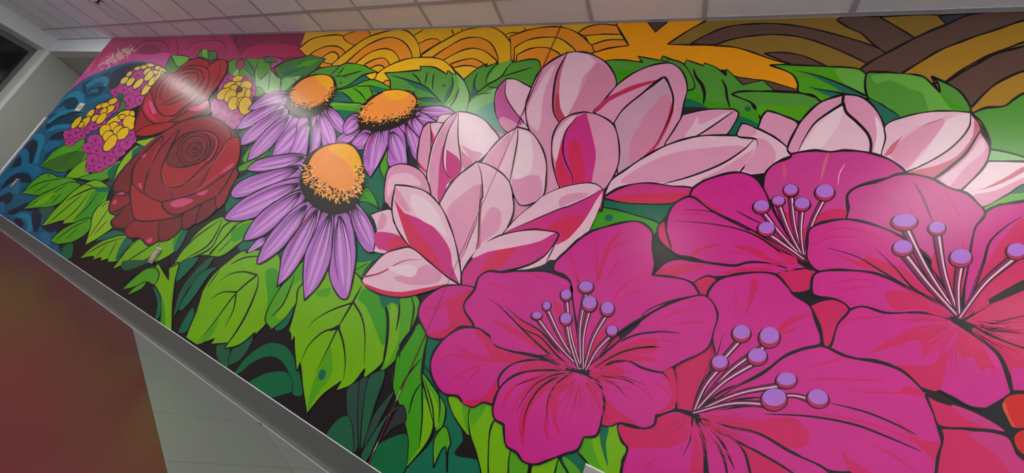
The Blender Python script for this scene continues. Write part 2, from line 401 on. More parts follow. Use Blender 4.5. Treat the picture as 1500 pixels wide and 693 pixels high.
def E(col, view, cx, cy, rx, ry=None, ang=0, o=0, oc='k', jag=0.0):
    x0, y0, sc = VS[view]; ry = rx if ry is None else ry; a = math.radians(ang); n = max(8, int(max(rx, ry) / sc * 2.2)); pts = []
    n = min(n, 28)
    for i in range(n):
        t = 2 * math.pi * i / n; k = 1 + random.uniform(-jag, jag)
        x, y = rx * math.cos(t) * k, ry * math.sin(t) * k
        pts.append((x0 + (cx + x * math.cos(a) - y * math.sin(a)) / sc, y0 + (cy + x * math.sin(a) + y * math.cos(a)) / sc))
    fillpts(col, pts, o, oc)
def inpoly(x, y, poly):
    c = False; n = len(poly)
    for i in range(n):
        ax, ay = poly[i]; bx, by = poly[(i + 1) % n]
        if (ay > y) != (by > y) and x < (bx - ax) * (y - ay) / (by - ay) + ax: c = not c
    return c
def flush_paint(root):
    P_Z1 = ZC - 0.002; P_Z0 = HBASE + 0.002; P_X1 = 3.2
    for o in OBJS:
        bm = bmesh.new(); cols = []
        for kind, col, data, l in o.sh:
            if col not in cols: cols.append(col)
            mi = cols.index(col)
            if kind == 'f':
                pts = []
                for p in data:
                    if not pts or math.hypot(p[0] - pts[-1][0], p[1] - pts[-1][1]) > 0.05: pts.append(p)
                if len(pts) > 2 and math.hypot(pts[0][0] - pts[-1][0], pts[0][1] - pts[-1][1]) < 0.05: pts.pop()
                if len(pts) < 3: continue
                vv = [bm.verts.new(proj(x, y, l)) for x, y in pts]
                f = bm.faces.new(vv); f.material_index = mi
                f.normal_update()
                if f.normal.y > 0: f.normal_flip()
                bmesh.ops.triangulate(bm, faces=[f])
            else:
                Lf, Rt, cl = data
                a = [bm.verts.new(proj(x, y, l)) for x, y in Lf]; c = [bm.verts.new(proj(x, y, l)) for x, y in Rt]
                m = len(a)
                for i in range(m if cl else m - 1):
                    j = (i + 1) % m
                    try: f = bm.faces.new((a[i], a[j], c[j], c[i]))
                    except ValueError: continue
                    f.material_index = mi; f.normal_update()
                    if f.normal.y > 0: f.normal_flip()
        for co, no in (((0, 0, P_Z1), (0, 0, 1)), ((0, 0, P_Z0), (0, 0, -1)), ((XL, 0, 0), (-1, 0, 0)), ((P_X1, 0, 0), (1, 0, 0))):
            bmesh.ops.bisect_plane(bm, geom=bm.verts[:] + bm.edges[:] + bm.faces[:], plane_co=co, plane_no=no, clear_outer=True)
        if not bm.faces: bm.free(); continue
        o.ob = link(o.name, bm, [paint(c) for c in cols], (o.parent.ob if o.parent and o.parent.ob else root))
        if o.label: o.ob['label'] = o.label
        if o.kind: o.ob['kind'] = o.kind
    print('PAINT objects', len(OBJS), 'max level', LF.max(), LO.max())

# ---------------- painted ground and pattern fields
P('painted_ground', 'near-black painted ground between the leaves'); F('bg', '@P -60,420! -60,60! 160,20! 700,-20! 1500,-40! 2200,-60! 2200,900! 900,950! 500,900!')
P('pink_field', 'pink and crimson painted arcs behind the upper rose')
F('cr', '@P 60,190! 150,40! 480,20! 485,110! 420,125 330,120 240,130 150,130')
F('pk', '@P 60,190! 90,140 128,88 150,70 170,80 210,78 250,78 275,86 290,105 240,130 150,130')
F('pk2', '@P 118,110 150,98 200,88 255,82 300,88 280,110 220,110 160,118')
F('cr2', '@D5 880,190! 1370,172! 1290,262! 1400,330 1270,330 1120,330 960,318 930,272')
F('cr3', '@D5 940,330 980,270 1080,240 1200,245 1290,262 1360,300 1250,310 1100,318')
F('cr3', '@A2 470,95 520,110 475,150 430,185 405,240 350,275 380,215 430,140')
F('cr2', '@D5 380,290 400,262 440,248 490,255 512,285 450,300')
for s, ww in (('380,290 400,262 440,248 490,255 512,285', 0.9), ('350,285 390,240 460,222 530,235 555,270 555,300', 1.1), ('590,210 602,250 600,300', 1.2),
              ('640,280 690,240 770,222 840,230 865,260 865,295', 1.1), ('670,310 700,275 740,262', 0.9), ('890,190 915,205 930,270', 1.5), ('965,195 945,240 930,270', 1.0),
              ('690,215 760,205 830,212', 0.7), ('960,230 1050,240 1160,250', 0.7)): L('@D5 ' + s, ww, 'b', 'cr2' if ww < 1 else '#3c1428')
for i in range(120):
    x, y = random.gauss(0, 1), random.gauss(0, 1)
    if x * x + y * y > 4: continue
    cx, cy = 560 + x * 62 - y * 38, 165 + y * 44 - x * 20; a = math.radians(random.choice((-35, -60, -10, 60)) + random.uniform(-20, 20)); l_ = random.uniform(8, 20)
    L('@A2 %.1f,%.1f %.1f,%.1f' % (cx - l_ * math.cos(a), cy - l_ * math.sin(a), cx + l_ * math.cos(a), cy + l_ * math.sin(a)), 1.3, 'b', 'cream')

P('wave_field', 'teal and blue painted waves beside the corner guard')
F('t3', '@P 96,138! 120,118 145,106 175,95 205,90 235,100 215,130 160,200 100,250 80,300 84,350 88,380 60,380! -60,300! -60,250! 0,250! 60,185!')
for c, q in (('t4', '@A2 480,360 500,300 570,245 700,208 760,215 680,260 600,330 540,385 500,395'), ('t0', '@A2 300,372 400,315 500,270 500,310 455,305 380,322 330,370 320,440'), ('t0', '@A2 325,455 345,405 400,385 450,380 480,375 420,440 370,450'),
             ('t2', '@A2 320,372 390,328 455,308 495,330 480,378 455,380 450,350 400,352 350,385'), ('t1', '@A2 335,445 365,405 412,395 412,425 375,425'), ('t1', '@A2 320,500 420,450 520,420 600,370 540,440 420,480'),
             ('t2', '@A3 400,150 440,95 500,40 560,15 605,35 612,95 590,120 565,130 570,85 530,60 480,75 430,115'), ('t0', '@A3 390,175 440,110 490,70 540,62 565,85 560,135 500,150 480,140 465,128 430,135'), ('t1', '@A3 385,180 430,140 470,130 480,180 450,195 420,175'),
             ('t4', '@A3 350,225 410,180 470,190 520,165 600,170 530,190 450,215 380,265 335,290'), ('t2', '@A3 335,250 400,190 480,155 560,148 600,160 500,172 420,205 360,250'), ('t0', '@A3 330,300 380,255 450,215 540,190 580,200 540,250 470,255 400,275'),
             ('t2', '@A3 330,315 380,275 440,258 510,262 500,285 420,290 360,310'), ('t4', '@A3 355,365 400,325 465,310 480,345 430,370 390,372'), ('t1', '@A3 320,420 370,380 425,380 430,410 390,425 340,460'),
             ('t0', '@A3 330,480 400,430 440,420 370,470 320,530'), ('t2', '@A3 240,345 290,325 322,345 320,390 290,470 268,545 240,530 262,450 270,390 250,370'), ('t4', '@A3 165,440 210,385 255,370 275,395 262,460 235,535 215,540 212,480 195,450'),
             ('t1', '@A3 140,470 175,435 205,450 210,510 180,580 150,590 160,520'), ('t4', '@A3 85,565 120,505 150,490 155,545 120,585'), ('t1', '@A3 0,660 60,600 140,560 220,545 285,570 300,610 250,640 200,600 130,605 60,650 10,700'),
             ('t4', '@A5 0,195 50,130 110,98 170,105 190,150 120,150 90,142 30,180'), ('t1', '@A5 0,215 55,165 100,145 122,170 110,210 85,225 60,205 10,235'), ('t4', '@A5 0,240 50,212 75,225 70,260 30,285 0,275'),
             ('t1', '@A5 0,275 20,268 32,300 20,330 0,335'), ('t4', '@A5 40,335 100,300 170,270 240,290 240,330 200,330 130,320 80,345'), ('t2', '@A5 85,350 140,332 180,350 195,400 185,450 160,440 165,400 145,370 110,360'), ('t4', '@A5 80,375 120,368 140,400 130,425'),
             ('t4', '@A5 190,340 240,320 245,380 225,440 205,450'), ('t1', '@A5 235,460 270,445 300,465 300,520 260,510'), ('t4', '@A5 250,420 330,400 360,430 300,450')):
    F(c, q)
F('#2a5a48', '@A5 235,305 310,300 330,325 255,350')
F('dg', '@A5 365,600 375,540 430,512 425,600')

P('arch_field', 'yellow and orange painted arches under the ceiling')
F('ye', '@P 439,70! 462,30 700,20 920,0 930,80 880,95 800,125 700,140 620,140 560,140 500,115 478,95!')
def arch(rows):
    for c, s in rows: F(c, '@D6 ' + s, 1.3)
arch([('ye', '-160,268! -90,215 0,195 60,192 110,208 155,255 60,360 -40,370'), ('yo', '-100,310 -40,265 20,252 70,262 98,300 40,360 -40,370'), ('ye', '-40,330 0,295 35,285 60,310 30,350')])
L('@D6 85,205 130,175', 1.2); L('@D6 220,170 232,205', 1.5)
F('yo', '@D6 85,205 150,172 222,170 232,208 200,220 155,250', 1)
arch([('ye', '20,355! 110,280 210,210 310,175 380,162 440,172 490,225 512,300 420,400 100,430'), ('yo', '100,345! 200,260 290,215 350,205 410,225 450,270 462,330 380,400 150,400'),
      ('ye', '155,345! 230,290 300,268 350,275 385,310 395,350 300,400 200,400'), ('yo', '200,355! 260,325 310,320 335,345 342,375 280,400'), ('ye', '228,378! 275,358 308,368 300,400')])
F('yo', '@D6 500,240! 555,215 600,215 622,228! 560,265 510,302!', 1)
L('@D6 465,200 530,160', 1.2); L('@D6 680,158 692,192', 1.7); L('@D6 735,150 742,172', 1.5)
arch([('ye', '510,305! 620,235 720,180 790,155 900,150 960,180 1000,225 1030,280 1037,350 900,450 700,450'), ('yo', '575,315! 650,265 740,215 820,205 880,225 915,265 932,345 800,430 650,430'),
      ('ye', '635,330! 720,285 790,265 850,275 890,300 928,345 800,430 690,430'), ('yo', '672,352! 740,330 800,322 850,345 865,365 760,430'), ('yb', '690,372! 760,360 825,378 740,440')])
L('@D6 1080,150 1086,172', 1.5); L('@D6 975,188 1020,178 1055,182', 1.2)
arch([('yo', '1000,200! 1100,165 1200,148 1290,150 1370,180 1430,230 1470,285 1300,450 1040,440'), ('ye', '1025,262! 1100,220 1190,205 1270,210 1320,240 1362,290 1250,440 1040,440'),
      ('yo', '1038,302! 1110,268 1190,260 1240,275 1280,310 1200,440 1040,440')])
arch([('yo', '1375,180! 1425,148 1505,133 1590,140! 1612,190! 1500,190 1410,196'), ('ye', '1410,196! 1510,188 1612,190! 1630,218! 1520,222 1450,246'), ('yo', '1450,246! 1530,222 1630,218! 1655,250! 1545,265 1470,285')])
arch([('yb', '215,450! 320,370 430,325 540,315 610,322 660,350 705,410 690,450 400,460')])
F('yo', '@E1 745,250! 790,215 825,240 815,295', 1)
F('yb', '@E1 590,180! 700,150 690,200 660,210', 1)

P('brown_arch_field', 'brown and ochre painted arches under the ceiling')
F('oh', '@P 975,65! 1010,40 1050,20 1600,-30! 2200,-60! 2200,300! 1600,240! 1400,170 1260,115 1150,95')
F('br', '@D7 565,243! 640,200 760,150 900,132 1040,130 1200,150 1350,185 1500,228 1720,305! 1640,360! 1590,370 1450,305 1380,275 1250,225 1120,195 1000,190 880,200 780,220 705,246!', 2)
F('br', '@D7 970,292! 1060,288 1180,305 1320,365! 1200,385 1115,352', 1.6)
F('br2', '@D7 1385,105! 1500,95! 1600,100 1480,160', 1)
F('br', '@D8 130,150! 220,205 310,245 380,310 490,390! 700,280! 560,190 440,120! 180,115', 2.2)
F('oh', '@D8 440,122! 560,190 700,277! 810,225 930,178! 870,110', 2); F('#333a42', '@D8 870,112! 930,178! 1060,130 1130,100', 2)
F('br', '@D8 300,505! 380,450 490,390 700,280 930,180 1130,100 1500,70! 2300,0! 2300,40! 1500,150 1330,205 1150,265 1000,320 870,375 730,460 600,540! 345,540', 2.6)
F('oh2', '@D8 600,540! 730,460 870,375 1000,320 1150,265 1330,205 1500,150 2300,-60! 2300,160! 1500,310 1400,345 1200,425 1050,510 920,600! 700,620', 2.6)
F('br', '@E4 1020,130! 1100,80 1220,10 1340,-50 1500,-95 2000,-250! 2000,-80! 1500,55 1340,130 1250,205 1172,285! 1100,190', 2.8)
F('oh2', '@E4 1172,290! 1250,205 1340,130 1500,60 2000,-80! 2000,100! 1500,200 1430,245 1380,275 1270,285 1185,318!', 2.6)
P('orange_band', 'solid orange painted band with a torn leafy edge')
F('os', '@D7 0,302 60,282 120,265 230,250! 165,140! 150,110! 330,110! 375,177! 440,110! 660,110! 560,165 440,243! 560,246 700,250 820,262 930,295 1010,325 1118,350! @E3 850,88! 960,105 1040,150 1085,210 1090,250 1080,297! 950,258 800,218 700,207 550,182 485,135 400,130 0,60 @D7 100,340 30,310', 1.6)
F('br2', '@D7 330,118! 375,177! 445,118!', 1.2)

# ---------------- painted leaves
def leaf(col, s, o=1.0, label=None, oc='k'):
    P('leaf', label); F(col, s, o, oc)
# upper right
leaf('gu', '@E3 -60,20 0,32 130,82! 148,45! 290,92! 300,70! 400,110 482,180! 485,118! 560,190 625,254! 795,215! 890,302! 760,320 700,420 770,520 760,600 600,700 200,700 -60,500', 1.4)
F('gm2', '@E3 130,290 250,330 330,390 500,420 640,480 740,470 760,580 600,690 200,690 130,500'); F('dg2', '@E3 120,375 220,390 335,460 200,470 110,490'); F('bk2', '@E3 120,445 340,458 110,500')
F('dg2', '@E3 560,560 600,520 760,590 740,620 620,585 580,690 480,690')
L('@E3 205,120 230,190 275,250 300,330 290,420', 4.5); L('@E3 445,205 480,280 490,360 515,450', 3.5); E('dg2', 'E3', 665, 458, 28, 24)
F('br', '@E3 555,185! 625,254! 795,215! 700,207', 1); F('br', '@E3 795,215! 890,302! 1080,310! 1082,295! 950,258', 1)
leaf('gu', '@E3 525,335! 600,312 800,310 1100,325 1200,350 1310,385 1200,470 1100,565! 960,510 830,472! 770,540 760,490 700,410 600,365', 2.4)
F('gm', '@E3 740,440 860,428 1000,432 1190,450 1150,520 1100,560! 960,505 835,468 775,520')
leaf('gm', '@E3 850,88! 1000,85 1330,100 @E4 440,38 500,50 540,85 548,150 535,225 410,200 270,245 210,205 125,185 118,130 80,75', 2.2)
F('gul', '@E4 350,45 480,52 530,90 532,195 470,180 380,110'); F('tg', '@E4 115,55 250,90 400,150 535,212 410,195 330,150 210,90'); L('@E4 112,55 250,88 400,145 535,210', 3, 's')
F('tg', '@E4 190,155 300,178 400,192 330,215 260,190'); L('@E4 188,155 300,178 400,195', 2.4, 's')
leaf('gu', '@E4 540,75 620,65 700,68 760,78 880,90 940,140 988,188! 975,130 935,90! 1040,140 1120,195 1175,290 1150,320 1060,320 900,330 740,360 640,270 545,215', 2.8)
F('gul', '@E4 570,90 700,75 860,95 960,170 1070,305 930,305 880,195 800,165 680,115 600,135'); F('gm2', '@E4 990,200 1060,250 1160,300 1075,305'); L('@E4 935,90 985,190', 3, 'e')
F('tg', '@E4 550,225 640,270 740,345 650,400 600,300', 1.2)
leaf('gu', '@E4 1178,318! 1270,283 1380,272 1440,230 1500,195 2100,20! 2100,800! 1500,620! 1270,640 1290,530 1290,480 1240,370', 3)
F('gup', '@E4 1295,535 1400,555 1500,583 2100,760! 2100,850! 1500,700 1275,620'); L('@E4 1295,535 1400,555 1500,583 2100,760', 2.6, 'n')
leaf('gul', '@F4 230,530! 330,470 500,380 630,270 1200,0! 1200,500! 640,475 540,500 400,500 270,590', 1.6); F('tg', '@F4 480,400 560,350 640,285 1000,100 1000,300 640,390')
# upper middle
leaf('gdu', '@F7 1190,140! 1080,115 1000,92 850,128 700,165 600,220 540,265 600,400 600,560 700,560 800,490 900,400 1040,290', 0.9)
F('gm', '@F7 800,260 880,190 990,160 1090,150 1000,220 880,250'); F('gup', '@F7 620,560 640,400 760,380 860,370 760,470'); F('tg', '@F7 640,330 760,280 940,230 800,310 660,360')
L('@F7 640,370 800,272 950,235', 1, 'b', 'dg2'); L('@F7 800,272 840,220 910,180', 1, 'b', 'dg2'); L('@F7 640,372 780,372 880,355', 0.8, 'b', 'gup'); L('@F7 660,310 720,220 740,180', 0.8, 'b', 'dg2')
leaf('gup', '@F7 150,145 340,148 460,165 500,290 570,350 620,400 600,560 440,580 290,480 290,300 230,200', 0.8)
F('gu', '@F7 150,148 345,150 320,230 290,300 230,200'); F('gu', '@F7 340,150 460,165 480,290 350,400 310,330')
L('@F7 340,150 295,290 290,430', 0.9); L('@F7 490,290 470,420 460,560', 0.9); L('@F7 330,430 490,290', 0.8); L('@F7 625,390 600,545', 0.9); L('@F7 500,290 600,400', 0.9)
leaf('gu', '@F7 -60,200 0,155 150,145 260,250 290,390 270,480 0,400', 0.9); F('gdu', '@F7 160,180 240,230 285,380 220,320 150,270'); F('gup', '@F7 0,340 80,270 70,370 0,390')
L('@F7 150,270 220,320 285,390', 0.8); L('@F7 90,270 85,370', 1.0)
leaf('gu', '@F7 270,600 290,520 340,490 410,560 330,620', 0.8)
P('flower_bud', 'pink painted bud on pale leaves'); F('cr3', '@F7 45,200 80,160 130,150 155,175 140,235 100,282 60,245', 0.9)
P('flower_bud', 'pink pointed painted bud below the crimson field'); F('pk2', '@F7 390,125 500,112 660,160! 560,230 490,278! 480,170', 0.9); F('gdu', '@F7 400,150! 470,120 520,140 580,170 500,190 480,170 440,195', 0.6)
leaf('gu', '@E1 700,148! 640,115 600,95 500,75 440,72 400,92! 300,100 200,125 110,190 200,200 340,200 345,310 480,250 580,175', 1.2)
F('gm', '@E1 430,110 520,80 640,120 690,147 580,140 450,175 360,185'); L('@E1 340,187 440,175 580,135', 1.6); L('@E1 430,105 370,180', 1.2); L('@E1 400,92 310,175', 1); F('dg4', '@E1 385,180 460,175 440,195')
F('tg', '@E1 355,303 480,250 590,175 640,212 500,275 420,290', 1.2); E('dg4', 'E1', 400, 238, 14, 8, -30)
leaf('gm', '@E1 340,310 420,290 500,268 640,213 720,225 830,305 640,400 580,440 420,415 300,405', 1.2)
F('tg', '@E1 345,308 420,330 480,370 515,412 310,402'); L('@E1 385,305 455,350 515,412', 1.4); L('@E1 500,278 560,320 600,370 612,412', 1.5); L('@E1 520,268 640,266 720,280 820,300', 1.4); F('tg', '@E1 665,275 800,300 680,325'); L('@E1 640,268 668,330 665,355', 1.4); L('@E1 300,400 500,408 600,420', 1.4)
leaf('gul', '@E1 285,425 310,402 420,405 600,425 560,500 430,540! 340,450', 1.2); F('gm', '@E1 330,440 420,430 560,450 530,500 430,530')
leaf('gu', '@E2 20,155! 140,147 330,130! 318,98! 440,108 545,165! 555,133! 617,178! 625,145! 690,220 735,320 738,400 715,500 600,490 450,460 300,460 290,370 240,310 75,300 65,220', 1.6)
F('gup', '@E2 622,170 700,240 733,330 718,480 640,490 540,440 600,380 650,300'); F('gul', '@E2 540,440 640,290 640,200 600,170 600,270 520,420')
F('tg', '@E2 90,180 220,212 345,250 370,275 250,265 200,225'); F('tg', '@E2 130,262 230,280 360,270 470,370 522,432 430,345 300,290'); F('tg', '@E2 300,370 400,367 480,373 500,405 320,395')
F('tg', '@E2 585,180 605,240 580,330 520,412 545,310 580,250'); E('dg4', 'E2', 522, 262, 16, 10, -20)
L('@E2 75,175 220,215 360,268 430,330 522,432', 1.6); L('@E2 250,155 300,200 330,250', 2); L('@E2 380,145 372,200 360,255', 1.5); L('@E2 435,155 425,240 425,300', 1.5); L('@E2 650,285 620,370 565,450', 1.5); L('@E2 590,180 602,240 570,340 520,415', 1.2); L('@E2 300,370 400,365 480,373', 1.2)
leaf('gu', '@E2 690,210! 800,120 892,75! 870,105! 985,65! 962,88! 1118,45! 1100,68! 1270,38 1330,60 1330,290 1060,300 1000,640 930,600 800,510 720,490 740,350', 1.4)
F('gup', '@E2 745,395 900,310 970,285 950,410 860,440 800,505 722,485'); F('gul', '@E2 890,230 930,150 1000,70 1100,60 1040,150 990,200'); F('tgl', '@E2 790,505 860,435 960,400 1010,600 1000,640 920,600'); F('#84988e', '@E2 920,595 1000,600 1080,640 1010,680 960,670')
F('tg', '@E2 780,200 795,290 820,310 750,360'); L('@E2 810,150 780,220 780,280 805,312', 1.4); L('@E2 980,68 910,140 880,210 880,255', 1.4); L('@E2 1112,48 1060,110 1000,190 880,262 745,370', 1.7); L('@E2 1000,190 1130,150 1270,108', 1.4); L('@E2 890,262 930,280 980,278', 1.2); L('@E2 790,340 930,320', 0.9)
# deep green behind the coneflowers
P('leaf_shade', 'deep green painted foliage behind the coneflowers')
F('dg2', '@P 345,205 400,170 480,160 560,170 640,190 640,260 560,300 580,420 520,440 420,430 360,380 330,300'); F('bk2', '@P 345,210 370,205 380,235 345,262'); F('bk2', '@B1 375,400 400,300 470,440 400,470'); F('bk2', '@A6 560,640 570,560 590,650')
leaf('gm', '@A6 150,670 200,590 270,540 330,560 300,640 200,690', 0.8); leaf('gm', '@P 342,250 375,232 378,240 350,252', 0.6); leaf('gm', '@B1 178,470 205,400 235,345 245,450 215,562!', 1.2); leaf('gm2', '@B2 0,95 30,50 70,18 115,70 148,152! 80,110', 1.4)
leaf('gm', '@B2 -40,470 0,460 110,448 60,510 30,560 -60,560', 1.2); L('@P 540,385 520,396', 1); F('dg2', '@B2 10,380 100,430 120,450 0,460')
# left side
leaf('gm', '@A3 288,562! 380,470 470,405 560,370 615,348 612,420 640,480 560,560 440,605 370,590', 1.0); F('#3c7018', '@A3 300,560 420,490 560,450 620,470 540,570 430,595 380,585'); L('@A3 470,415 400,450 320,540', 0.9, 'b', 'gul'); L('@A3 600,420 500,490 430,560', 0.8)
leaf('gl', '@A3 465,645! 550,560 640,510 680,560 620,640 540,650', 0.9); leaf('gm', '@A3 560,650! 700,600 880,520 860,600 720,670', 0.9); F('dg2', '@A3 780,600 860,540 850,600 800,660')
leaf('gl2', '@A3 805,700! 845,590 890,510 950,445 1000,410 985,500 910,600 850,710', 1.0); F('dg2', '@A3 960,450 1000,420 1060,380 1030,480 960,540')
leaf('gl2', '@A1 270,690 220,660 300,640 350,625! 290,690', 0.8)
leaf('dg3', '@A5 380,120 500,150 600,180 660,130 700,80 640,200 500,180', 0)
leaf('gm', '@A5 128,217! 200,140 280,95 350,118 420,125 460,150 400,180 330,215 250,230', 1.0); L('@A5 135,210 250,150 400,125', 1.0); L('@A5 280,95 300,125', 0.8); L('@A5 200,215 300,155', 0.8); L('@A5 330,110 350,130', 0.8)
leaf('gm', '@A5 133,314! 220,240 330,185 420,150 480,165 420,240 310,295 220,303', 1.0); L('@A5 150,300 290,230 400,165', 1.0); L('@A5 230,295 330,225', 0.8); L('@A5 300,285 370,215', 0.8); F('gl', '@A5 200,285 280,230 330,210 260,280')
leaf('gl', '@A5 243,414! 330,310 400,240 470,180 560,138 610,150 650,190 620,290 560,370 450,390 370,402! 380,380 290,404!', 1.2)
F('gm2', '@A5 560,200 650,195 600,280 540,360 440,380 500,300'); L('@A5 640,190 560,185 470,220 400,260', 1.6); L('@A5 285,400 400,300 490,225', 1.0); L('@A5 360,395 450,320 540,205', 1.0); L('@A5 440,375 520,300 590,205', 1.0); L('@A5 500,165 540,170 570,190', 1.2); F('dg2', '@A5 570,185 655,182 650,205 575,205')
leaf('gm', '@A5 298,500! 360,440 430,400 540,365 530,440 440,505 345,522!', 1.2); L('@A5 330,500 420,430 530,372', 1.0); L('@A5 390,490 470,420', 0.8); L('@A5 380,420 410,410', 0.8)
leaf('gl2', '@A5 507,528! 540,420 560,330 640,260 700,300 690,400 600,475', 1.0); L('@A5 530,480 600,380 660,290', 0.9); L('@A5 600,300 650,265', 0.9); L('@A5 560,465 640,380', 0.8)
F('dg2', '@A5 570,500 680,440 760,470 640,490')
leaf('gl', '@A5 472,607! 560,530 640,490 760,470 750,540 700,620 640,630! 645,610 600,622! 605,600 548,620! 560,595', 1.2); L('@A5 500,590 620,520 740,480', 1.1); L('@A5 570,600 640,520', 0.8); L('@A5 640,610 700,500', 0.8); F('dg2', '@A5 690,610 750,480 790,500 720,630')
leaf('gl', '@A5 665,675! 730,590 780,520 850,480 @E5 100,120 230,140 330,90 405,60 390,130 330,210 200,280 120,280 20,290', 1.2); L('@E5 -30,250 90,140', 1.1); L('@E5 0,290 190,165', 1.2); L('@E5 110,275 180,240 240,150', 1.2); F('gm2', '@E5 330,100 400,65 385,140 320,200'); L('@E5 0,280 100,275 200,255', 1.5)
F('dg4', '@E5 0,270 170,270 90,310 20,330 -10,310'); F('dg2', '@E5 380,70 410,80 340,210 320,200')
leaf('gl', '@E5 300,316! 380,200 480,80 620,-10 680,20 650,90 560,185 440,252! 400,265', 1.4); L('@E5 330,260 450,130 630,0', 1.4); L('@E5 400,255 540,170 610,60 632,0', 1.6)
leaf('gl', '@E5 440,252! 560,185 640,50 740,0 760,40 700,120 610,205 545,236! 500,235', 1.4); L('@E5 545,225 640,130 725,25', 1.4)
leaf('gl', '@E5 542,240! 640,130 740,30 830,10 800,100 720,175 620,240', 1.4); L('@E5 600,220 700,120', 0.9); F('gm2', '@E5 690,80 820,20 790,100 700,150')
for c, s in (('dg2', '360,285 480,245 440,310 340,400'), ('dg4', '540,255 580,245 490,370 405,460 355,575 320,625 355,480 440,350'), ('dg2', '600,310 545,360 450,500 372,585 350,575 420,450 500,340'), ('dg2', '440,565 455,620 400,720 350,720'), ('dg2', '190,430 238,480 242,600 205,650 218,540')):
    leaf(c, '@E5 ' + s, 0.8)
P('stem', 'bright green painted stem under the lower rose'); F('gl', '@E5 228,800! 245,600 240,500 205,430 165,395 225,290 290,390! 290,320 355,280 330,400 315,560 308,800!', 1.4); F('gm2', '@E5 228,800 245,600 245,500 265,560 262,800'); L('@E5 225,285 290,390', 2); L('@E5 288,240 292,390', 1.4); L('@E5 300,315 360,280', 1.4)
leaf('gm', '@E5 -5,450! 60,385 130,330 195,305 230,350 200,420 150,400 100,425 40,445', 1.2); L('@E5 0,420 80,350 160,315 215,318', 1.7); L('@E5 100,300 150,300 165,318', 1.4); L('@E5 70,330 130,325', 1.2); leaf('gm', '@E5 20,492! 70,440 150,400 120,445 60,475', 0.9)
# lower left big leaves
for c, s in (('dg4', '@C6 285,490 345,485 340,620 285,560'), ('dg4', '@C6 345,600 375,500 480,440 420,560'), ('dg', '@C6 375,650 450,550 560,484 650,500 695,560 720,620 740,760 690,760 665,640 620,575 560,556 480,585 410,640'), ('dg', '@C6 430,720 530,650 640,634 675,660 685,740 640,760 520,780')): leaf(c, s, 0.8)
leaf('gl', '@C6 118,455! 140,390 165,335! 175,310 205,205! 240,150 290,90 345,45 430,-10 600,0 625,60 610,250 570,350 475,457! 490,425! 400,495 322,514! 345,482! 245,492! 272,458! 175,495!', 1.4)
F('gm2', '@C6 545,100 600,88 620,200 600,300 540,362 555,250'); F('gm', '@C6 200,470 290,340 285,390 250,450 190,490'); L('@C6 500,118 390,213 270,370 175,487', 2.2, 'e'); L('@C6 498,120 430,103 360,113 298,152', 2.4, 'e'); L('@C6 392,211 310,213 246,252', 2.2, 'e'); L('@C6 505,120 498,190 440,330 385,425 328,505', 2.4); L('@C6 386,225 370,310 325,398', 2, 'e'); L('@C6 520,18 430,28 358,62', 2); L('@C6 230,190 300,90', 1)
L('@C6 640,150 600,250 545,350', 2)
leaf('gm', '@C6 540,355 620,190 740,50 745,150 700,285 650,350 575,412!', 1.2); F('gl', '@C6 600,330 690,180 735,150 690,290 620,360'); L('@C6 700,120 640,270 575,345', 1.6)
leaf('dg2', '@C6 590,412 650,350 695,288 665,380 625,416', 0.8)
leaf('gl', '@C7 93,292! 90,240! 78,220! 100,150 118,85! 135,0 260,-80 400,-80 480,0 545,60 578,140 578,280 555,385 455,473! 467,415! 400,495 312,534! 347,478! 250,552 170,648! 150,500 138,385! 120,433! 110,340 108,250!', 1.5)
F('gm2', '@C7 465,10 560,75 572,280 555,300 520,215 470,100 430,60'); F('gm', '@C7 290,300 270,340 200,500 175,635 215,560 295,450 300,380'); E('dg2', 'C7', 248, 447, 18, 29, 15); F('gm', '@C7 215,30 290,5 280,45 230,50')
L('@C7 450,-5 405,78 332,203', 2.6); L('@C7 332,203 270,330 213,445', 2, 'e'); L('@C7 402,82 300,118 220,163 172,213', 2.4, 'e'); L('@C7 405,75 448,150 466,240 462,395', 2.8, 'e'); L('@C7 332,205 250,233 180,300 140,385', 2.4, 'e'); L('@C7 330,205 355,280 366,380 357,475', 2.8, 'e'); F('k', '@C7 285,225 335,192 340,212')
leaf('gm', '@C7 523,452! 560,385 582,250 565,80 540,20 720,40 745,90 705,210 650,285 640,345 600,395', 1.5); F('gl', '@C7 600,90 640,130 630,280 570,400 590,240'); L('@C7 548,40 580,140 578,270 560,370', 4, 'b'); L('@C7 638,50 640,130 625,225', 2.6); L('@C7 700,45 715,110 695,225', 2.4); L('@C7 650,285 640,340', 2.4); F('dg2', '@C7 545,45 640,50 640,90 600,80 560,110')
leaf('dg2', '@C7 640,320 610,420 600,480 620,540 660,460', 1)
# foliage between lotus and hibiscus
P('leaf_shade', 'deep green painted foliage left of the magenta hibiscus'); F('dg2', '@C8 300,120 330,150 400,180 360,250 400,390 420,400 470,560 440,620 540,650 570,760 300,780 240,700 360,540 305,340', 1)
leaf('gm2', '@C8 213,245! 250,190 300,115 330,160 318,230 310,340 335,400 352,470 352,530 310,605 240,682! 255,560 230,450 200,370 203,300', 1.6)
F('gl', '@C8 320,405 350,470 345,540 300,610 245,675 300,590 315,480'); L('@C8 330,165 312,340 312,480 300,600', 2.2); L('@C8 310,250 260,310 225,370', 2); L('@C8 310,342 280,390 258,468', 2); L('@C8 290,130 215,245', 1.6); L('@C8 225,190 225,250', 2)
leaf('gm', '@C8 365,535! 335,420 313,310 375,390 402,440 392,510', 1.4); F('gl', '@C8 365,520 340,420 325,350 370,430 375,500'); L('@C8 315,270 360,340 380,420 375,500', 2); L('@C8 320,330 350,430 360,530', 2)
leaf('gm', '@C8 355,675! 360,560 400,513 422,580 412,600 408,690! 402,590 388,600', 1.4)
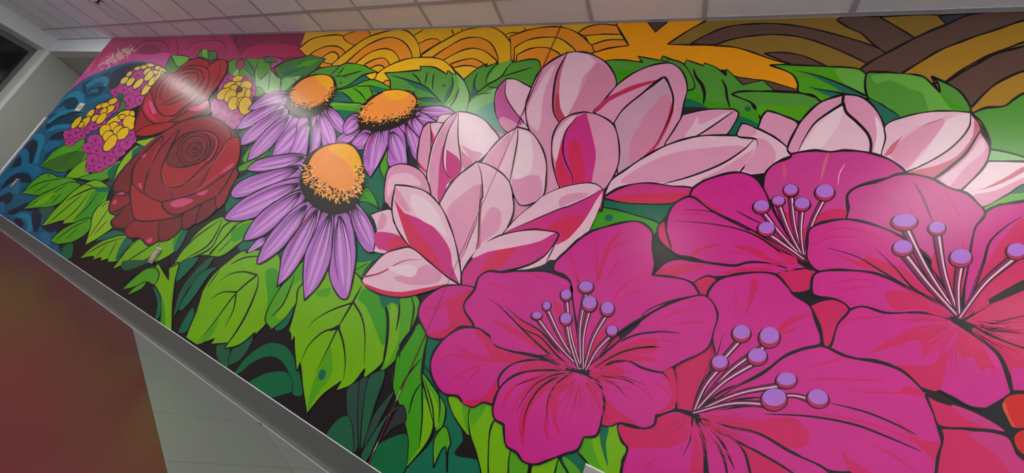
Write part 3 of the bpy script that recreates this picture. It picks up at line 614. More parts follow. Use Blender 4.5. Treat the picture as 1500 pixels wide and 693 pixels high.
leaf('gl', '@C8 413,398 470,400 560,425 490,552! 450,500 420,440', 1.5); F('gm', '@C8 470,405 530,430 490,540 475,500'); leaf('k', '@C8 465,600 490,545 525,640', 0)
leaf('gl', '@C8 495,535 500,440 590,420 600,470 575,560 568,800 555,760 520,610', 1.5); F('gm', '@C8 500,440 560,430 505,510'); leaf('gl', '@C8 568,800! 570,560 592,490 640,510 665,600 645,800!', 1.8)
leaf('gm', '@C8 645,800! 655,605 720,620 720,690 700,800!', 1.8); leaf('gl', '@E7 0,800 0,620 60,590 200,580 175,690 160,800!', 1.6); leaf('gm', '@E7 160,800 180,650 205,585 270,690 300,800', 1.8); leaf('dg2', '@E7 215,580 340,520 440,640 440,800 330,800 270,690', 1.6); F('gm', '@E7 230,570 290,600 370,693 420,800 330,800 280,690')
leaf('gm', '@E7 345,520 400,400 520,310 660,300 730,490 680,620 720,900 560,900 430,640', 1.6); F('gl', '@E7 455,430 510,400 540,540 590,690 560,690 500,600'); F('gl', '@E7 575,340 670,310 650,390 720,490 670,600 700,900 600,900 565,560'); F('dg2', '@E7 520,320 580,340 560,470 575,640 545,560 515,430')
L('@E7 440,640 340,525', 2.4); L('@E7 200,585 270,693 300,760', 2.6)
# grass blades and dark round leaves at the skirting
for c, s in (('dg3', '20,375 75,340 82,470 62,600 45,615'), ('dg3', '70,335 105,325 112,440 70,605'), ('dg4', '105,325 168,300 130,430 75,605'), ('dg3', '205,375 160,470 80,615 120,480 160,420'), ('dg4', '230,430 175,485 95,650 75,625 150,500 200,445'), ('#2a3034', '235,430 250,490 200,520 160,560 190,490')): leaf(c, '@C8 ' + s, 1.2)
leaf('dg4', '@C8 -60,560 -20,490 25,472 42,510 42,620 0,620', 1.0); leaf('dg', '@C8 110,660 125,600 180,560 250,543 258,600 240,690 150,720', 1.0)
leaf('dg2', '@F3 500,185 800,200 1200,230 1420,200 1260,440 1210,480 900,420 480,340', 1.6); leaf('gm2', '@F3 470,300 640,300 900,370 1210,480 1170,600 1100,640 300,640 380,520', 2); E('dg2', 'F3', 600, 408, 55, 48, 0, 0.6, 'gm')
# lower wall, below the picture's frame
for i in range(16):
    x = 620 + i * 75 + random.uniform(-20, 20); h_ = random.uniform(70, 130); b_ = random.uniform(-40, 40)
    leaf(random.choice(('dg', 'dg4', 'gm', 'gl')), '@P %.0f,%.0f! %.0f,%.0f %.0f,%.0f! %.0f,%.0f' % (x, 900, x - 30 + b_ * 0.3, 900 - h_ * 0.6, x + b_, 895 - h_, x + 28 + b_ * 0.4, 900 - h_ * 0.4), 2)

# ---------------- lantana clusters (yellow florets on magenta ones)
def cluster(label, view, base, mags, yel, mc='lm', yc='ly', oc='k', ow=0.9):
    P('lantana_cluster', label); F(mc, '@%s ' % view + base, 0.8)
    for m in mags:
        Q('magenta_floret'); E(mc, view, *m, o=0.7, oc='lm2', jag=0.10)
        for q in range(5):
            a = q * 1.257 + m[0]; x, y = m[0], m[1]; rr = min(m[2], m[3]) * 0.75
            L('@%s %.1f,%.1f %.1f,%.1f' % (view, x, y, x + rr * math.cos(a), y + rr * math.sin(a)), 0.9, 'e', 'lm2')
    for m in yel: Q('yellow_floret'); E(yc, view, m[0], m[1], m[2] * 1.18, m[3] * 1.2, m[4], o=ow, oc=oc, jag=0.06)
cluster('pale yellow and mauve lantana cluster above the upper rose', 'A2', '500,430 560,370 610,300 700,235 800,212 880,232 935,270 880,340 780,430 760,480 640,545 580,500',
        [(540, 420, 40, 30, 0), (600, 405, 45, 34, 0), (675, 400, 48, 34, 0), (700, 450, 45, 36, 0), (640, 475, 50, 38, 0), (720, 480, 40, 34, 0), (630, 520, 40, 28, 0), (700, 300, 50, 34, -30), (760, 250, 44, 24, 0), (820, 260, 40, 22, 0)],
        [(790, 225, 30, 13, 0), (745, 238, 24, 13, -10), (700, 248, 24, 12, -20), (770, 272, 30, 18, -40), (785, 302, 42, 20, -45), (640, 290, 26, 13, -40), (605, 335, 30, 18, -40), (650, 345, 36, 18, -45), (705, 360, 45, 18, -45), (770, 392, 56, 20, -52), (815, 340, 44, 20, -40),
         (850, 245, 22, 15, 0), (880, 262, 22, 16, 20), (858, 285, 24, 16, -20), (895, 292, 24, 15, 10), (850, 318, 28, 15, -40), (885, 320, 20, 13, -20), (832, 275, 18, 12, 0), (910, 270, 16, 12, 0)], 'lm', 'lyp')
P('leaf'); F('dg2', '@A2 555,440 590,425 600,470 560,480', 0.6); F('gdu', '@A2 545,575! 580,490 605,485 608,540', 0.8)
cluster('yellow and magenta lantana cluster on the teal waves', 'A3', '460,360 480,310 530,270 640,200 720,120 800,80 860,80 870,130 800,200 700,270 640,320 520,410 480,410',
        [(500, 340, 40, 42, 0), (550, 320, 44, 38, 0), (505, 390, 34, 26, 0), (620, 300, 44, 34, -20), (680, 275, 44, 30, -20), (735, 250, 40, 30, -20), (835, 140, 22, 48, 35), (715, 160, 26, 20, 0), (590, 340, 34, 28, 0)],
        [(815, 92, 34, 18, -28), (755, 120, 34, 16, -14), (795, 150, 38, 20, -38), (752, 162, 28, 15, -40), (715, 130, 22, 14, -30), (655, 182, 36, 17, -50), (690, 212, 30, 18, -40), (735, 215, 44, 21, -50), (555, 245, 48, 19, -50), (615, 245, 48, 21, -48), (590, 262, 24, 13, -50)])
cluster('bright yellow lantana cluster above magenta florets', 'A3', '600,430 640,370 720,330 760,260 860,190 940,170 985,240 985,330 990,380 900,460 830,540 720,600 640,605 620,560 640,490',
        [(690, 375, 58, 48, -20), (640, 430, 44, 40, 0), (700, 450, 44, 40, 0), (670, 520, 48, 50, 0), (650, 580, 34, 24, -20), (760, 500, 46, 44, 0), (720, 570, 40, 34, -30), (800, 520, 44, 36, 0), (820, 460, 44, 36, 0), (870, 450, 48, 40, -40), (920, 390, 64, 46, -50), (950, 335, 34, 34, 0)],
        [(840, 225, 64, 22, -28), (905, 182, 48, 20, -15), (957, 190, 18, 28, 10), (940, 246, 44, 46, 0), (885, 205, 22, 16, -20), (825, 270, 32, 25, -30), (760, 300, 42, 30, -50), (857, 300, 38, 25, -40), (890, 325, 48, 29, -45), (785, 342, 38, 30, -35), (800, 395, 62, 30, -52)])
Q('flower_eye'); E('lm2', 'A3', 885, 228, 13, 10, 0)
cluster('yellow and mauve lantana cluster between rose and coneflower', 'A6', '-10,260 20,160 100,140 200,150 240,220 210,300 190,400 140,450 40,475 -40,440 -30,340',
        [(60, 152, 44, 22, -10), (182, 160, 26, 18, 0), (215, 225, 22, 44, 0), (25, 330, 44, 48, 0), (20, 420, 44, 50, 0), (85, 420, 44, 58, 10), (140, 410, 42, 44, 0), (60, 360, 40, 40, 0), (-20, 330, 30, 50, 0)],
        [(122, 155, 32, 18, -20), (72, 195, 36, 20, -20), (125, 186, 20, 13, -20), (98, 214, 26, 20, -40), (176, 195, 32, 25, -10), (150, 247, 36, 22, -48), (186, 250, 17, 30, 12), (35, 250, 44, 26, -35), (75, 265, 40, 28, -50), (95, 308, 28, 38, 18), (140, 305, 19, 32, 15), (170, 325, 36, 48, 10)], 'lm')
Q('flower_eye'); E('lm2', 'A6', 133, 222, 20, 18, 0, 0.8)

# ---------------- red roses
def rose(label, sil, o): P('rose', label); F('r3', sil, o)
rose('upper red rose painted beside the pale lantana', '@A1 215,605! 210,540 230,470 265,400 330,290 400,215 490,170 560,125 640,110 700,115 760,118 818,135 818,190 785,260 720,340 690,390 705,470 620,505 540,525 470,565 380,590 300,618', 1.2)
Q(); F('r', '@A1 490,185 560,130 640,112 697,140 690,200 640,165 560,172', 0.9)
Q(); F('r2', '@A1 690,170! 740,130 800,125 818,160 790,240 720,330 640,395 690,285', 0.9); L('@A1 780,140 760,230 700,320', 0.8, 'b', 'r4')
Q(); F('r', '@A1 215,605 215,540 240,470 270,430 290,500 340,540 450,530 330,550 270,590', 0.9)
Q(); F('r2', '@A1 262,450 270,390 310,330 335,400 360,450 430,492 525,485 430,532 340,537 290,505', 1.1); F('rp', '@A1 300,390 320,400 350,470 330,480'); F('hr', '@A1 275,440 290,400 310,470 360,520 310,505')
Q(); F('r2', '@A1 347,400 370,300 440,220 540,170 640,163 692,190 690,285 620,365 540,430 470,485 400,488 360,450', 1.2); F('r', '@A1 380,400 420,300 480,230 560,190 640,180 660,240 620,320 540,400 440,410')
for s in ('520,290 507,318 540,300 582,270 572,243 530,250 508,285', '478,312 470,280 500,240 560,208 622,215 625,260 580,312 540,352', '442,352 430,300 470,235 560,185 645,195 662,250 620,330 540,400', '402,405 385,355 420,270 500,195 580,175', '470,315 530,346 560,352', '362,395 392,300 470,215', '540,380 600,330 680,230', '525,270 545,255 560,262 545,280', '400,410 470,370 520,350', '350,410 420,420 520,380 640,330'):
    L('@A1 ' + s, 1.2, 'b', 'r4')
Q(); F('r', '@A1 430,530! 540,470 640,410 690,390 702,430 690,470 640,482 520,525', 1.0); F('rp', '@A1 560,445 640,420 692,392 660,445 600,460'); F('r4', '@A1 640,478 700,430 690,470')
Q(); F('r2', '@A1 215,612 270,565 330,548 450,532 480,555 400,592 300,622', 1.0)
P('leaf'); F('gdu', '@A1 415,185 450,92! 500,165 470,205', 0.9); F('gul', '@A1 450,92! 520,95 572,110 525,158 490,168', 0.9); L('@A1 450,95 470,140 490,165', 0.9)
P('leaf'); F('gdu', '@A1 620,100 655,52! 690,66 742,68 748,110 700,128 660,110', 0.9); F('gul', '@A1 655,55 690,66 690,110 660,100'); L('@A1 690,66 695,125', 0.9)
rose('large lower red rose painted above the wall outlet', '@A4 60,385 55,340 130,240 200,170 300,90 380,40 470,5 560,5 630,45 690,105 702,150 682,250 690,290 650,370 625,440 580,472 540,512 470,548 412,577 400,565 340,627 285,635 232,658 190,622 130,617 110,577 50,562 43,535 70,508 38,490 33,455 55,405', 1.6)
for c, s, w_ in (('r3', '62,385 60,340 130,240 220,155 310,85 210,190 152,270 145,345 138,390 90,380', 1.0), ('r', '40,490 35,455 60,405 100,385 140,405 140,440', 1.2), ('r3', '45,535 75,505 145,440 170,520 110,570 55,560', 1.2), ('r', '115,575 170,525 300,525 305,580 285,632 232,655 190,620 130,615', 1.2), ('r3', '300,525 410,498 400,570 340,625 290,632', 1.2), ('r3', '410,498 510,440 500,500 470,545 412,575', 1.2),
                 ('r3', '510,440 580,385 592,440 580,470 540,510 475,545', 1.2), ('r', '580,385 660,270 690,290 650,370 620,440 582,470', 1.2), ('r', '300,100 380,40 470,8 560,10 630,50 660,140 600,260 480,370 350,420 300,430 290,250', 1.0), ('r2', '560,240 640,120 690,110 700,150 680,250 600,310 500,380 420,415 350,422 480,370', 1.0),
                 ('r2', '147,345 215,395 300,432 340,490 410,500 300,527 170,527 145,450', 1.6), ('r', '150,330 165,250 240,160 310,105 260,230 225,300 212,392 165,360', 1.2), ('r', '213,388 235,290 290,170 390,70 340,170 300,270 318,350 352,422 300,437', 1.2),
                 ('r2', '298,280 328,200 385,115 470,75 560,85 590,130 560,210 500,265 430,335 370,362 318,350', 1.2), ('r3', '330,240 345,170 400,105 470,82 555,100 570,150 530,215 470,245 400,262', 0.9), ('r', '320,480 305,440 400,415 500,380 600,312 665,268 590,395 510,440 430,482 365,502', 1.4)):
    Q(); F(c, '@A4 ' + s, w_)
back()
F('rp', '@A4 342,445 400,418 462,428 410,458 360,462'); F('rp', '@A4 475,395 535,375 515,402'); F('rp', '@A4 600,292 665,235 655,262'); F('rp', '@A4 50,445 62,425 75,432 65,448'); F('rp', '@A4 75,395 110,385 100,400'); F('rp', '@A4 222,635 245,615 255,630 235,645'); F('rp', '@A4 195,208 222,190 215,210'); F('rp', '@A4 180,345 195,340 200,372')
for s in ('430,180 440,150 480,135 505,160 490,195 450,205 430,185', '410,205 400,160 430,120 490,105 525,140 520,190 480,225 430,235 402,205', '380,190 390,140 440,92 510,87 547,120 540,190 490,237 412,247 380,195', '448,175 468,157 488,172 470,190 455,182', '460,165 475,175', '325,245 380,260 500,242', '372,180 400,235', '212,390 220,330 250,250'):
    L('@A4 ' + s, 1.3, 'b', 'r4')
for s in ('300,275 320,350 350,415', '330,362 450,330 560,240 625,150 645,60', '350,422 480,372 600,285 668,210', '440,95 510,85 565,105 580,140 555,205 490,250', '420,130 480,108 520,130 518,180', '180,190 260,120 330,80', '230,300 280,170 370,80', '570,385 590,410'):
    L('@A4 ' + s, 0.8, 'b', 'rp')
L('@A4 135,405 70,405', 1.2); L('@A4 145,440 60,490', 1.2)

# ---------------- coneflowers
def coneflower(label, v, petals, ruff, top, yel, seed, jl=1.0):
    rnd = random.Random(seed)
    P('coneflower', label)
    rp = smooth(parse('@%s ' % v + ruff), True); cx = sum(p[0] for p in rp) / len(rp); cy = sum(p[1] for p in rp) / len(rp)
    F('ok', '@%s ' % v + ruff)
    for s in petals:
        Q('petal'); pts = parse('@%s ' % v + s); sp_ = smooth(pts, True)
        fillpts('v', sp_, 1.3 * jl)
        tip = max(sp_, key=lambda p: math.hypot(p[0] - cx, p[1] - cy)); bas = min(sp_, key=lambda p: math.hypot(p[0] - cx, p[1] - cy))
        mx, my = sum(p[0] for p in sp_) / len(sp_), sum(p[1] for p in sp_) / len(sp_)
        tx, ty = tip[0] - bas[0], tip[1] - bas[1]; ln = math.hypot(tx, ty); nx, ny = -ty / ln, tx / ln
        hw = max(abs((p[0] - mx) * nx + (p[1] - my) * ny) for p in sp_)
        b0 = (2 * mx - tip[0] * 0.9 - mx * 0.1, 2 * my - tip[1] * 0.9 - my * 0.1)
        def along(f, off, t0, t1, w_, c, tp):
            line = []
            for i in range(9):
                t = t0 + (t1 - t0) * i / 8; k = 4 * t * (1 - t) * 0.9 + 0.1
                x = b0[0] * (1 - t) ** 2 + 2 * mx * t * (1 - t) + tip[0] * t * t; y = b0[1] * (1 - t) ** 2 + 2 * my * t * (1 - t) + tip[1] * t * t
                line.append((x + nx * off * hw * k, y + ny * off * hw * k))
            line = [p for p in line if inpoly(p[0], p[1], sp_)]
            if len(line) > 3: ribbon(line, w_, c, tp)
        along(0, -0.42, 0.1, 0.92, hw * 0.36, 'vl', 'b'); along(0, 0.12, 0.15, 0.85, hw * 0.26, 'vl', 'b'); along(0, 0.55, 0.1, 0.8, hw * 0.2, 'vd', 'b')
        if rnd.random() < 0.4: along(0, 0.72, 0.05, 0.6, hw * 0.24, 'vr', 'e')
        for off in (-0.75, -0.5, -0.25, 0.0, 0.3, 0.55, 0.8): along(0, off + rnd.uniform(-0.08, 0.08), 0.0, rnd.choice((0.3, 0.4, 0.5, 0.75)), 0.95 * jl, 'k', 'e')
    Q('cone'); F('ok', '@%s ' % v + ruff)
    n = len(rp)
    for i in range(0, n):                                   # hairs of the dark ruff
        x, y = rp[i]; dx, dy = x - cx, y - cy; d = math.hypot(dx, dy)
        if dy > -0.25 * d or rnd.random() < 0.25:
            k = rnd.uniform(1.06, 1.28); ribbon([(x * 0.9 + cx * 0.1, y * 0.9 + cy * 0.1), (x, y), (cx + dx * k + rnd.uniform(-2, 2), cy + dy * k)], 1.3 * jl, 'ok', 'e')
    F('o', '@%s ' % v + top); F('oy', '@%s ' % v + yel)
    tp_ = smooth(parse('@%s ' % v + top), True); tx_ = sum(p[0] for p in tp_) / len(tp_); ty_ = sum(p[1] for p in tp_) / len(tp_)
    got = 0; x0, x1 = min(p[0] for p in rp), max(p[0] for p in rp); y0, y1 = min(p[1] for p in rp), max(p[1] for p in rp)
    for q in range(60):                                     # soft dabs on the orange top
        x, y = rnd.uniform(x0, x1), rnd.uniform(y0, y1)
        if inpoly(x, y, tp_) and min(math.hypot(x - p[0], y - p[1]) for p in tp_) > 3:
            ribbon([(x - 1, y), (x, y + 0.5), (x + 1.2, y)], 1.6, rnd.choice(('#ec8a40', '#f4a040', '#e88430')), 'b')
    for q in range(4000):
        if got > (330 if jl > 1 else 190): break
        x, y = rnd.uniform(x0, x1), rnd.uniform(y0, y1)
        if not inpoly(x, y, rp): continue
        inn = inpoly(x, y, tp_)
        # distance measure: keep near the lower rim of the orange top
        dd = min(math.hypot(x - p[0], y - p[1]) for p in tp_)
        low = (y - ty_) + 0.15 * abs(x - tx_) > -2
        if not low: continue
        if inn:
            if dd > (10 if jl > 1 else 7 * jl): continue
            c = 'ok' if rnd.random() < 0.7 else 'oc'
        else:
            if dd > (11 if jl > 1 else 7.5 * jl) * rnd.random() ** 0.5: continue
            c = rnd.choice(('oc', 'oy', 'o', 'oy'))
        got += 1; a = math.atan2(y - ty_, x - tx_) + rnd.uniform(-0.5, 0.5); l_ = rnd.uniform(0.9, 2.0) * (1.5 if jl > 1 else jl)
        ribbon([(x - l_ * math.cos(a), y - l_ * math.sin(a)), (x, y), (x + l_ * math.cos(a), y + l_ * math.sin(a))], rnd.uniform(0.9, 1.6) * (1.5 if jl > 1 else jl), c, 'b')
coneflower('lilac coneflower with a glare-washed orange cone beside pale leaves', 'A6', ['190,350 230,300 300,255 380,232 435,245 430,310 330,330', '113,478! 170,390 260,340 400,310 425,340 330,400 220,450', '140,575! 150,520 230,440 330,380 430,340 445,370 350,450 260,530 175,572', '180,678! 210,590 290,490 380,410 450,380 475,400 420,480 330,590 250,650',
            '345,645 360,580 420,480 480,400 515,410 500,500 470,600 450,645', '450,645 490,520 510,410 565,400 575,480 565,600 548,650', '575,650 600,520 590,400 625,390 650,480 642,600 610,660', '640,440 615,370 670,360 720,430 747,520 738,585 672,595 652,520', '665,350 700,335 760,370 800,430 822,518! 760,490 715,440'],
            '432,300 445,240 480,180 560,135 660,122 722,138 748,180 735,250 695,330 640,380 560,400 490,385 440,340', '462,240 520,170 600,136 690,132 728,168 720,235 680,290 600,325 520,318 470,290', '610,140 690,135 725,170 715,230 670,200', 3, 0.8)
coneflower('lilac coneflower with a wide flat orange cone', 'A7', ['55,478 70,430 190,380 235,400 140,472', '95,380 130,310 190,290 210,370 120,425', '150,475 230,390 275,400 232,510 205,520', '222,560 260,440 330,385 388,380 382,480 340,580 270,692! 235,640', '383,490 395,390 450,370 490,430 502,540 498,620 388,620', '500,430 455,370 510,335 575,430 595,490 585,595 540,560',
            '505,345 550,305 625,370 612,400 588,440', '555,290 600,270 692,332 660,347 620,372', '555,260 640,240 740,243 805,282 750,297 692,332 620,290'],
            '188,335 220,230 300,165 400,132 500,142 572,188 572,240 530,320 420,382 300,402 205,372', '212,275 290,190 380,145 450,138 520,158 560,200 545,250 480,300 380,322 280,335 218,318', '350,152 450,140 520,162 470,195 400,195', 5, 0.9)
coneflower('large lilac coneflower in front with a tall orange cone', 'A8', ['112,155 150,120 230,100 300,93 345,105 335,138 240,155 150,165', '48,245 80,205 160,170 250,150 325,143 315,192 220,215 110,260 60,266', '24,347 70,290 150,240 250,200 325,188 325,232 230,280 170,330 90,356', '105,482! 140,440 190,400 190,440 140,470', '100,432 120,380 170,320 260,260 335,232 338,270 260,340 180,410',
            '152,524 175,450 240,360 320,290 365,278 365,312 300,400 230,480', '228,614! 240,540 250,480 310,390 360,305 398,310 390,380 340,480 280,570', '335,667! 330,560 340,480 380,390 408,320 445,325 450,420 430,530 390,610', '432,560 440,490 450,400 458,325 505,325 527,390 537,480 525,580 503,658 480,660 450,620', '508,310 530,283 562,310 600,370 614,440 606,477 580,477 550,440 525,380'],
            '318,185 340,110 400,65 480,50 532,62 562,120 567,190 552,260 520,312 450,332 385,310 338,265 318,222', '348,155 370,100 420,65 490,54 532,74 558,130 560,190 542,245 480,262 400,232 358,195', '430,72 500,57 545,95 560,150 540,190 505,130', 9, 1.15)

# ---------------- lotus blossoms
leaf('gu', '@B3 860,150 915,98 1050,88 1198,106! 1160,62! 1385,102! 1370,75! 1500,125 1560,300 1000,300', 1.4); F('gm2', '@B3 990,165 1180,165 1100,215 1000,275')
P('lotus', 'tall pink lotus in the middle with an upright rounded bud petal')
F('M', '@P 800,260 800,150 850,120 900,165 950,200 900,280 820,285')
Q(); F('L', '@B3 215,612 160,550 122,430 128,330 160,270 210,225! 270,228 330,258 390,297 400,400 380,590 290,580', 1.5); F('K2', '@B3 205,230! 198,340 260,450 335,535 290,572 215,607 150,530 125,400 150,290'); F('M', '@B3 215,607 150,530 180,500 300,560 290,575'); L('@B3 207,228 200,340 260,450 375,590', 1.4)
Q(); F('M', '@B3 440,180 500,120 560,78 650,33! 780,33 870,68 940,118 992,200 1002,270 930,370 840,480 800,640 @B4 200,500 150,560 60,592 82,480 72,330 30,240 -20,180 @B3 345,440 385,300', 1.8)
F('L', '@B3 655,45 780,45 855,110 770,200 720,350 640,505 600,440 590,330 600,180'); F('M2', '@B3 850,115 930,130 985,210 990,270 840,450 700,490 650,500 740,330'); F('R2', '@B3 650,38! 580,180 548,330 550,470 605,568! 640,525 600,440 590,330 605,180'); F('#bc3c58', '@B3 570,330 560,470 610,555 635,525 600,440 585,330'); L('@B3 650,35 575,180 548,330 550,470 608,570', 2.6)
F('L', '@B3 430,300 520,150 560,130 480,330 440,600 380,560 360,450')
Q(); F('M', '@B3 835,460! 900,400 1000,280 1100,200 1200,150 1300,118 1400,113 1470,158 1505,220 1518,300 @B4 962,0 942,95 890,205 830,285 690,365 560,460 500,480 @B3 900,540', 2)
F('R', '@B3 840,462! 950,370 1100,300 1310,232 1100,280 900,400'); F('#bf3058', '@B3 860,470 960,385 1130,305 1300,240 1100,290 940,360 840,462')
F('#cf9cb4', '@B3 980,555! 1050,450 1180,340 1300,250 1350,213! 1392,280 1418,370 1405,470 1350,600 1290,700 @B4 700,358 640,395 545,460 548,300 532,180 515,130', 1.6); F('M2', '@B3 1370,330 1405,400 1395,480 1340,600 1280,700 @B4 690,350 620,390 630,230 700,120 @B3 1160,560 1250,440'); F('R', '@B4 885,0 850,120 790,250 690,358 765,310 850,175 895,50'); L('@B3 978,552 1050,450 1180,340 1350,213 1392,280 1416,370 1400,480 1300,690', 2.6); L('@B4 950,90 890,205 835,285', 2.4)
Q(); F('M', '@B4 955,78! 1100,45 1280,43! 1308,70 1280,135 1215,215 1020,228 840,280 900,170', 2); F('L', '@B4 960,230 1010,150 1050,90 1060,140 1150,100 1250,60 1100,170 1000,228'); L('@B4 1285,52 1100,178 1000,238', 1.8)
Q(); F('M2', '@B4 180,545 140,440 122,330 128,220 170,130 240,80 330,60! 420,80 512,140 547,250 547,380 505,490 450,562! 400,525 250,525', 2)
F('M', '@B4 345,75 420,85 505,145 540,260 538,380 495,490 445,550 375,515 395,400 400,330 380,220'); F('K', '@B4 280,95! 340,68 352,105 382,220 402,330 385,450 365,518 270,525 200,530 150,440 160,340 200,210'); F('R', '@B4 235,250 290,250 312,330 332,440 322,512 270,518 238,400'); F('R', '@B4 150,380 190,260 190,380 240,500 180,535 148,440'); F('L', '@B4 130,330 145,200 240,95 275,90 200,190 150,370')
L('@B4 282,90 210,190 193,300 210,380 248,460 256,525', 2)
Q(); F('L', '@B4 447,602! 500,495 600,420 720,340 860,268 1030,218 1200,208 1400,218! 1442,262 1400,345 1320,442 1200,462 1090,492 1020,548 900,542 700,517 560,537', 2.4); F('M', '@B4 560,505 700,400 900,320 1100,290 1345,280 1230,370 1100,430 950,490 760,512'); L('@B4 1408,232 1340,300 1200,390 1000,470 830,517', 2.6); F('M', '@B4 1050,500 1200,420 1380,310 1410,290 1310,430 1190,455')
Q(); F('K', '@B4 447,607! 550,547 650,517 750,512 880,530 1022,546 1002,592 930,612 860,642 740,642 560,632', 2); F('R', '@B4 490,605 700,580 1000,575 990,597 870,637 700,640 560,630')

P('lotus', 'pale pink lotus left of centre with a magenta throat')
F('M', '@P 570,330 620,240 680,190 760,210 790,300 700,400 640,410 560,360')
Q(); F('L', '@B1 592,140! 610,100 650,85 710,92 670,165', 1.2)
Q(); F('M', '@B1 520,505! 455,430 463,300 490,190 530,145! 590,148 660,158 610,240 560,350 545,480', 1.6); F('R', '@B1 452,420 500,478 525,510 478,475'); F('R', '@B1 552,200 575,265 560,310'); L('@B1 545,145 552,250 548,360', 1.4); F('L', '@B1 555,155 640,160 590,240 570,230')
Q(); F('L2', '@B1 522,545 530,460 560,320 620,190 680,110 750,66! 820,73 920,113 980,170 1045,268 960,370 880,440 700,570 640,720 560,720', 1.5)
F('M', '@B1 535,545 540,460 570,330 625,200 690,115 748,72 690,190 650,310 630,420 615,560 610,700 560,700'); F('L', '@B1 748,80 690,200 650,330 665,345 750,405 745,250'); F('K', '@B1 662,342! 752,408 772,490 702,562 662,495'); F('K', '@B1 640,310 618,400 605,560 605,720 650,720 665,600 692,565 650,480 642,400')
F('M2', '@B1 755,290! 775,350 855,432 785,482'); F('M', '@B1 770,310 850,350 920,370 880,430 860,430'); L('@B1 750,72 685,190 647,320 640,440 660,510 700,562', 1.6); L('@B1 750,72 747,250 765,400 772,490', 1.6)
Q(); F('L', '@B1 912,438! 990,330 1080,240 1180,178! 1270,210 1340,300 1380,400 1388,520 1355,690 1200,740 1120,590 1040,500', 1.6); F('M', '@B1 1140,565 1270,530 1340,540 1350,680 1200,740'); F('L2', '@B1 1195,200 1270,240 1290,400 1260,520 1150,550 1180,380'); F('M', '@B1 940,430 1080,260 1130,230 1040,480'); L('@B1 1180,182 1180,260 1150,430 1122,580', 1.8)
Q(); F('M', '@B1 213,720 218,570 245,480 320,447 400,455 480,500 530,580 550,670 @B2 440,60 230,160 190,115', 1.5); F('L', '@B1 240,690 240,570 290,520 400,520 480,600 300,600')
Q(); F('L', '@B1 630,700 680,610 750,530 880,430! 960,450 1060,510 1120,580 1150,690 @B2 942,60 948,150 925,230 880,300 760,370 690,440 635,535! 600,380 560,230 505,120', 1.8)
F('M', '@B2 550,160 640,60 740,0 750,60 745,170 690,320 635,470 600,370'); F('M', '@B2 790,160 820,135 860,150 875,210 850,280 760,350 740,390 750,260'); F('R2', '@B2 750,0 765,0 755,170 750,280 745,370 725,392 735,250')
F('L', '@B2 735,205! 732,330 715,390 660,460 640,520 640,430 700,300'); L('@B1 888,435 915,520 925,690 @B2 750,90 742,190 735,330 722,395', 2); L('@B2 735,205 700,290 640,440', 1)
Q(); F('L', '@B2 88,182! 150,160 217,153 235,230 315,350 290,385 180,412 112,398! 128,290 112,220', 1.6); F('K', '@B2 120,292 200,288 270,310 320,352 300,380 190,402 130,375'); F('R', '@B2 200,330 280,320 320,352 300,382 200,400'); F('L', '@B2 118,385 190,400 180,412 115,400'); F('M', '@B2 160,170 190,200 170,260 130,275')
Q(); F('L', '@B2 240,3! 330,13 430,48 510,130 560,230 600,350 632,520 630,602! 480,502 380,422 310,352 250,262 220,150', 2)
F('R', '@B2 232,85! 290,165 380,250 420,330 480,400 540,540 480,500 380,420 330,370 290,270'); F('K', '@B2 300,172! 450,240 540,340 572,410 582,490 622,592! 540,540 470,400 400,310'); F('M', '@B2 245,20 300,100 330,160 300,160 240,80'); F('L2', '@B2 330,60 420,90 500,180 545,310 480,260 370,190')
Q(); F('L', '@B2 38,577! 90,500 170,420 250,388 330,378 440,460 540,545 630,602! 540,602 420,642 290,672 180,662 80,622', 1.8); F('R', '@B2 45,590 170,632 280,642 400,622 545,597 420,642 290,670 180,660 80,620'); F('M', '@B2 230,560 330,530 380,500 440,480 520,545 480,590 330,600'); L('@B2 45,556 150,530 290,458 405,448', 3, 'e', '#b03060'); F('L2', '@B2 200,500 300,480 370,500 350,550 270,540')
Q(); F('K', '@B2 885,292! 980,190 1080,110 @B4 60,600 180,545 330,513 400,520 458,560! 445,640 435,690 @F3 480,300 400,450 330,600 210,667 @C3 745,205 690,235 600,220! 480,76', 1.8)
F('L', '@B2 888,290! 980,190 1080,110 @B4 60,600 180,545 330,515 400,522 440,548! @F3 400,130 240,210 100,270 0,300 @B2 1120,185 980,250'); F('M', '@F3 0,180 150,110 350,110 300,160 100,240 0,280'); F('R', '@C3 690,60 800,-10 890,0 850,70 760,150 770,72'); F('L', '@F3 520,92! 500,230 420,430 330,600 210,667 @C3 745,205 690,232! 745,140 @F3 100,667 250,500 380,300 450,180'); L('@F3 495,65 400,130 240,210 100,270 0,300 @B2 1120,190 900,285', 1.4)
L('@F3 520,90 450,180 370,320 250,500 100,660', 1.0, 'b', 'hd')
P('dark_gap'); F('bk2', '@C3 560,262 690,215 745,215 735,275 640,268')
CUR[0] = CUR[1] = OBJS[-13] if False else next(o for o in OBJS if o.label and o.label.startswith('pale pink lotus left'))
Q(); F('K', '@B2 635,602! 640,530 700,440 760,370 860,308 980,280 1080,268 1200,285! 1218,300 1160,400 1060,470 870,522 800,527 740,585 712,632! 650,607', 2)
F('L', '@B2 700,440 725,395 780,350 900,300 1040,277 1195,288! 1100,340 950,375 800,402'); F('R', '@B2 750,515 830,412 960,380 900,465 820,520 770,540'); F('L', '@B2 948,518! 1070,470 1150,410 1200,355! 1210,370 1180,420 1140,470 1060,500'); L('@B2 950,516 1070,470 1150,410 1215,305', 1.2); L('@B2 1195,360 1140,470', 1.4)

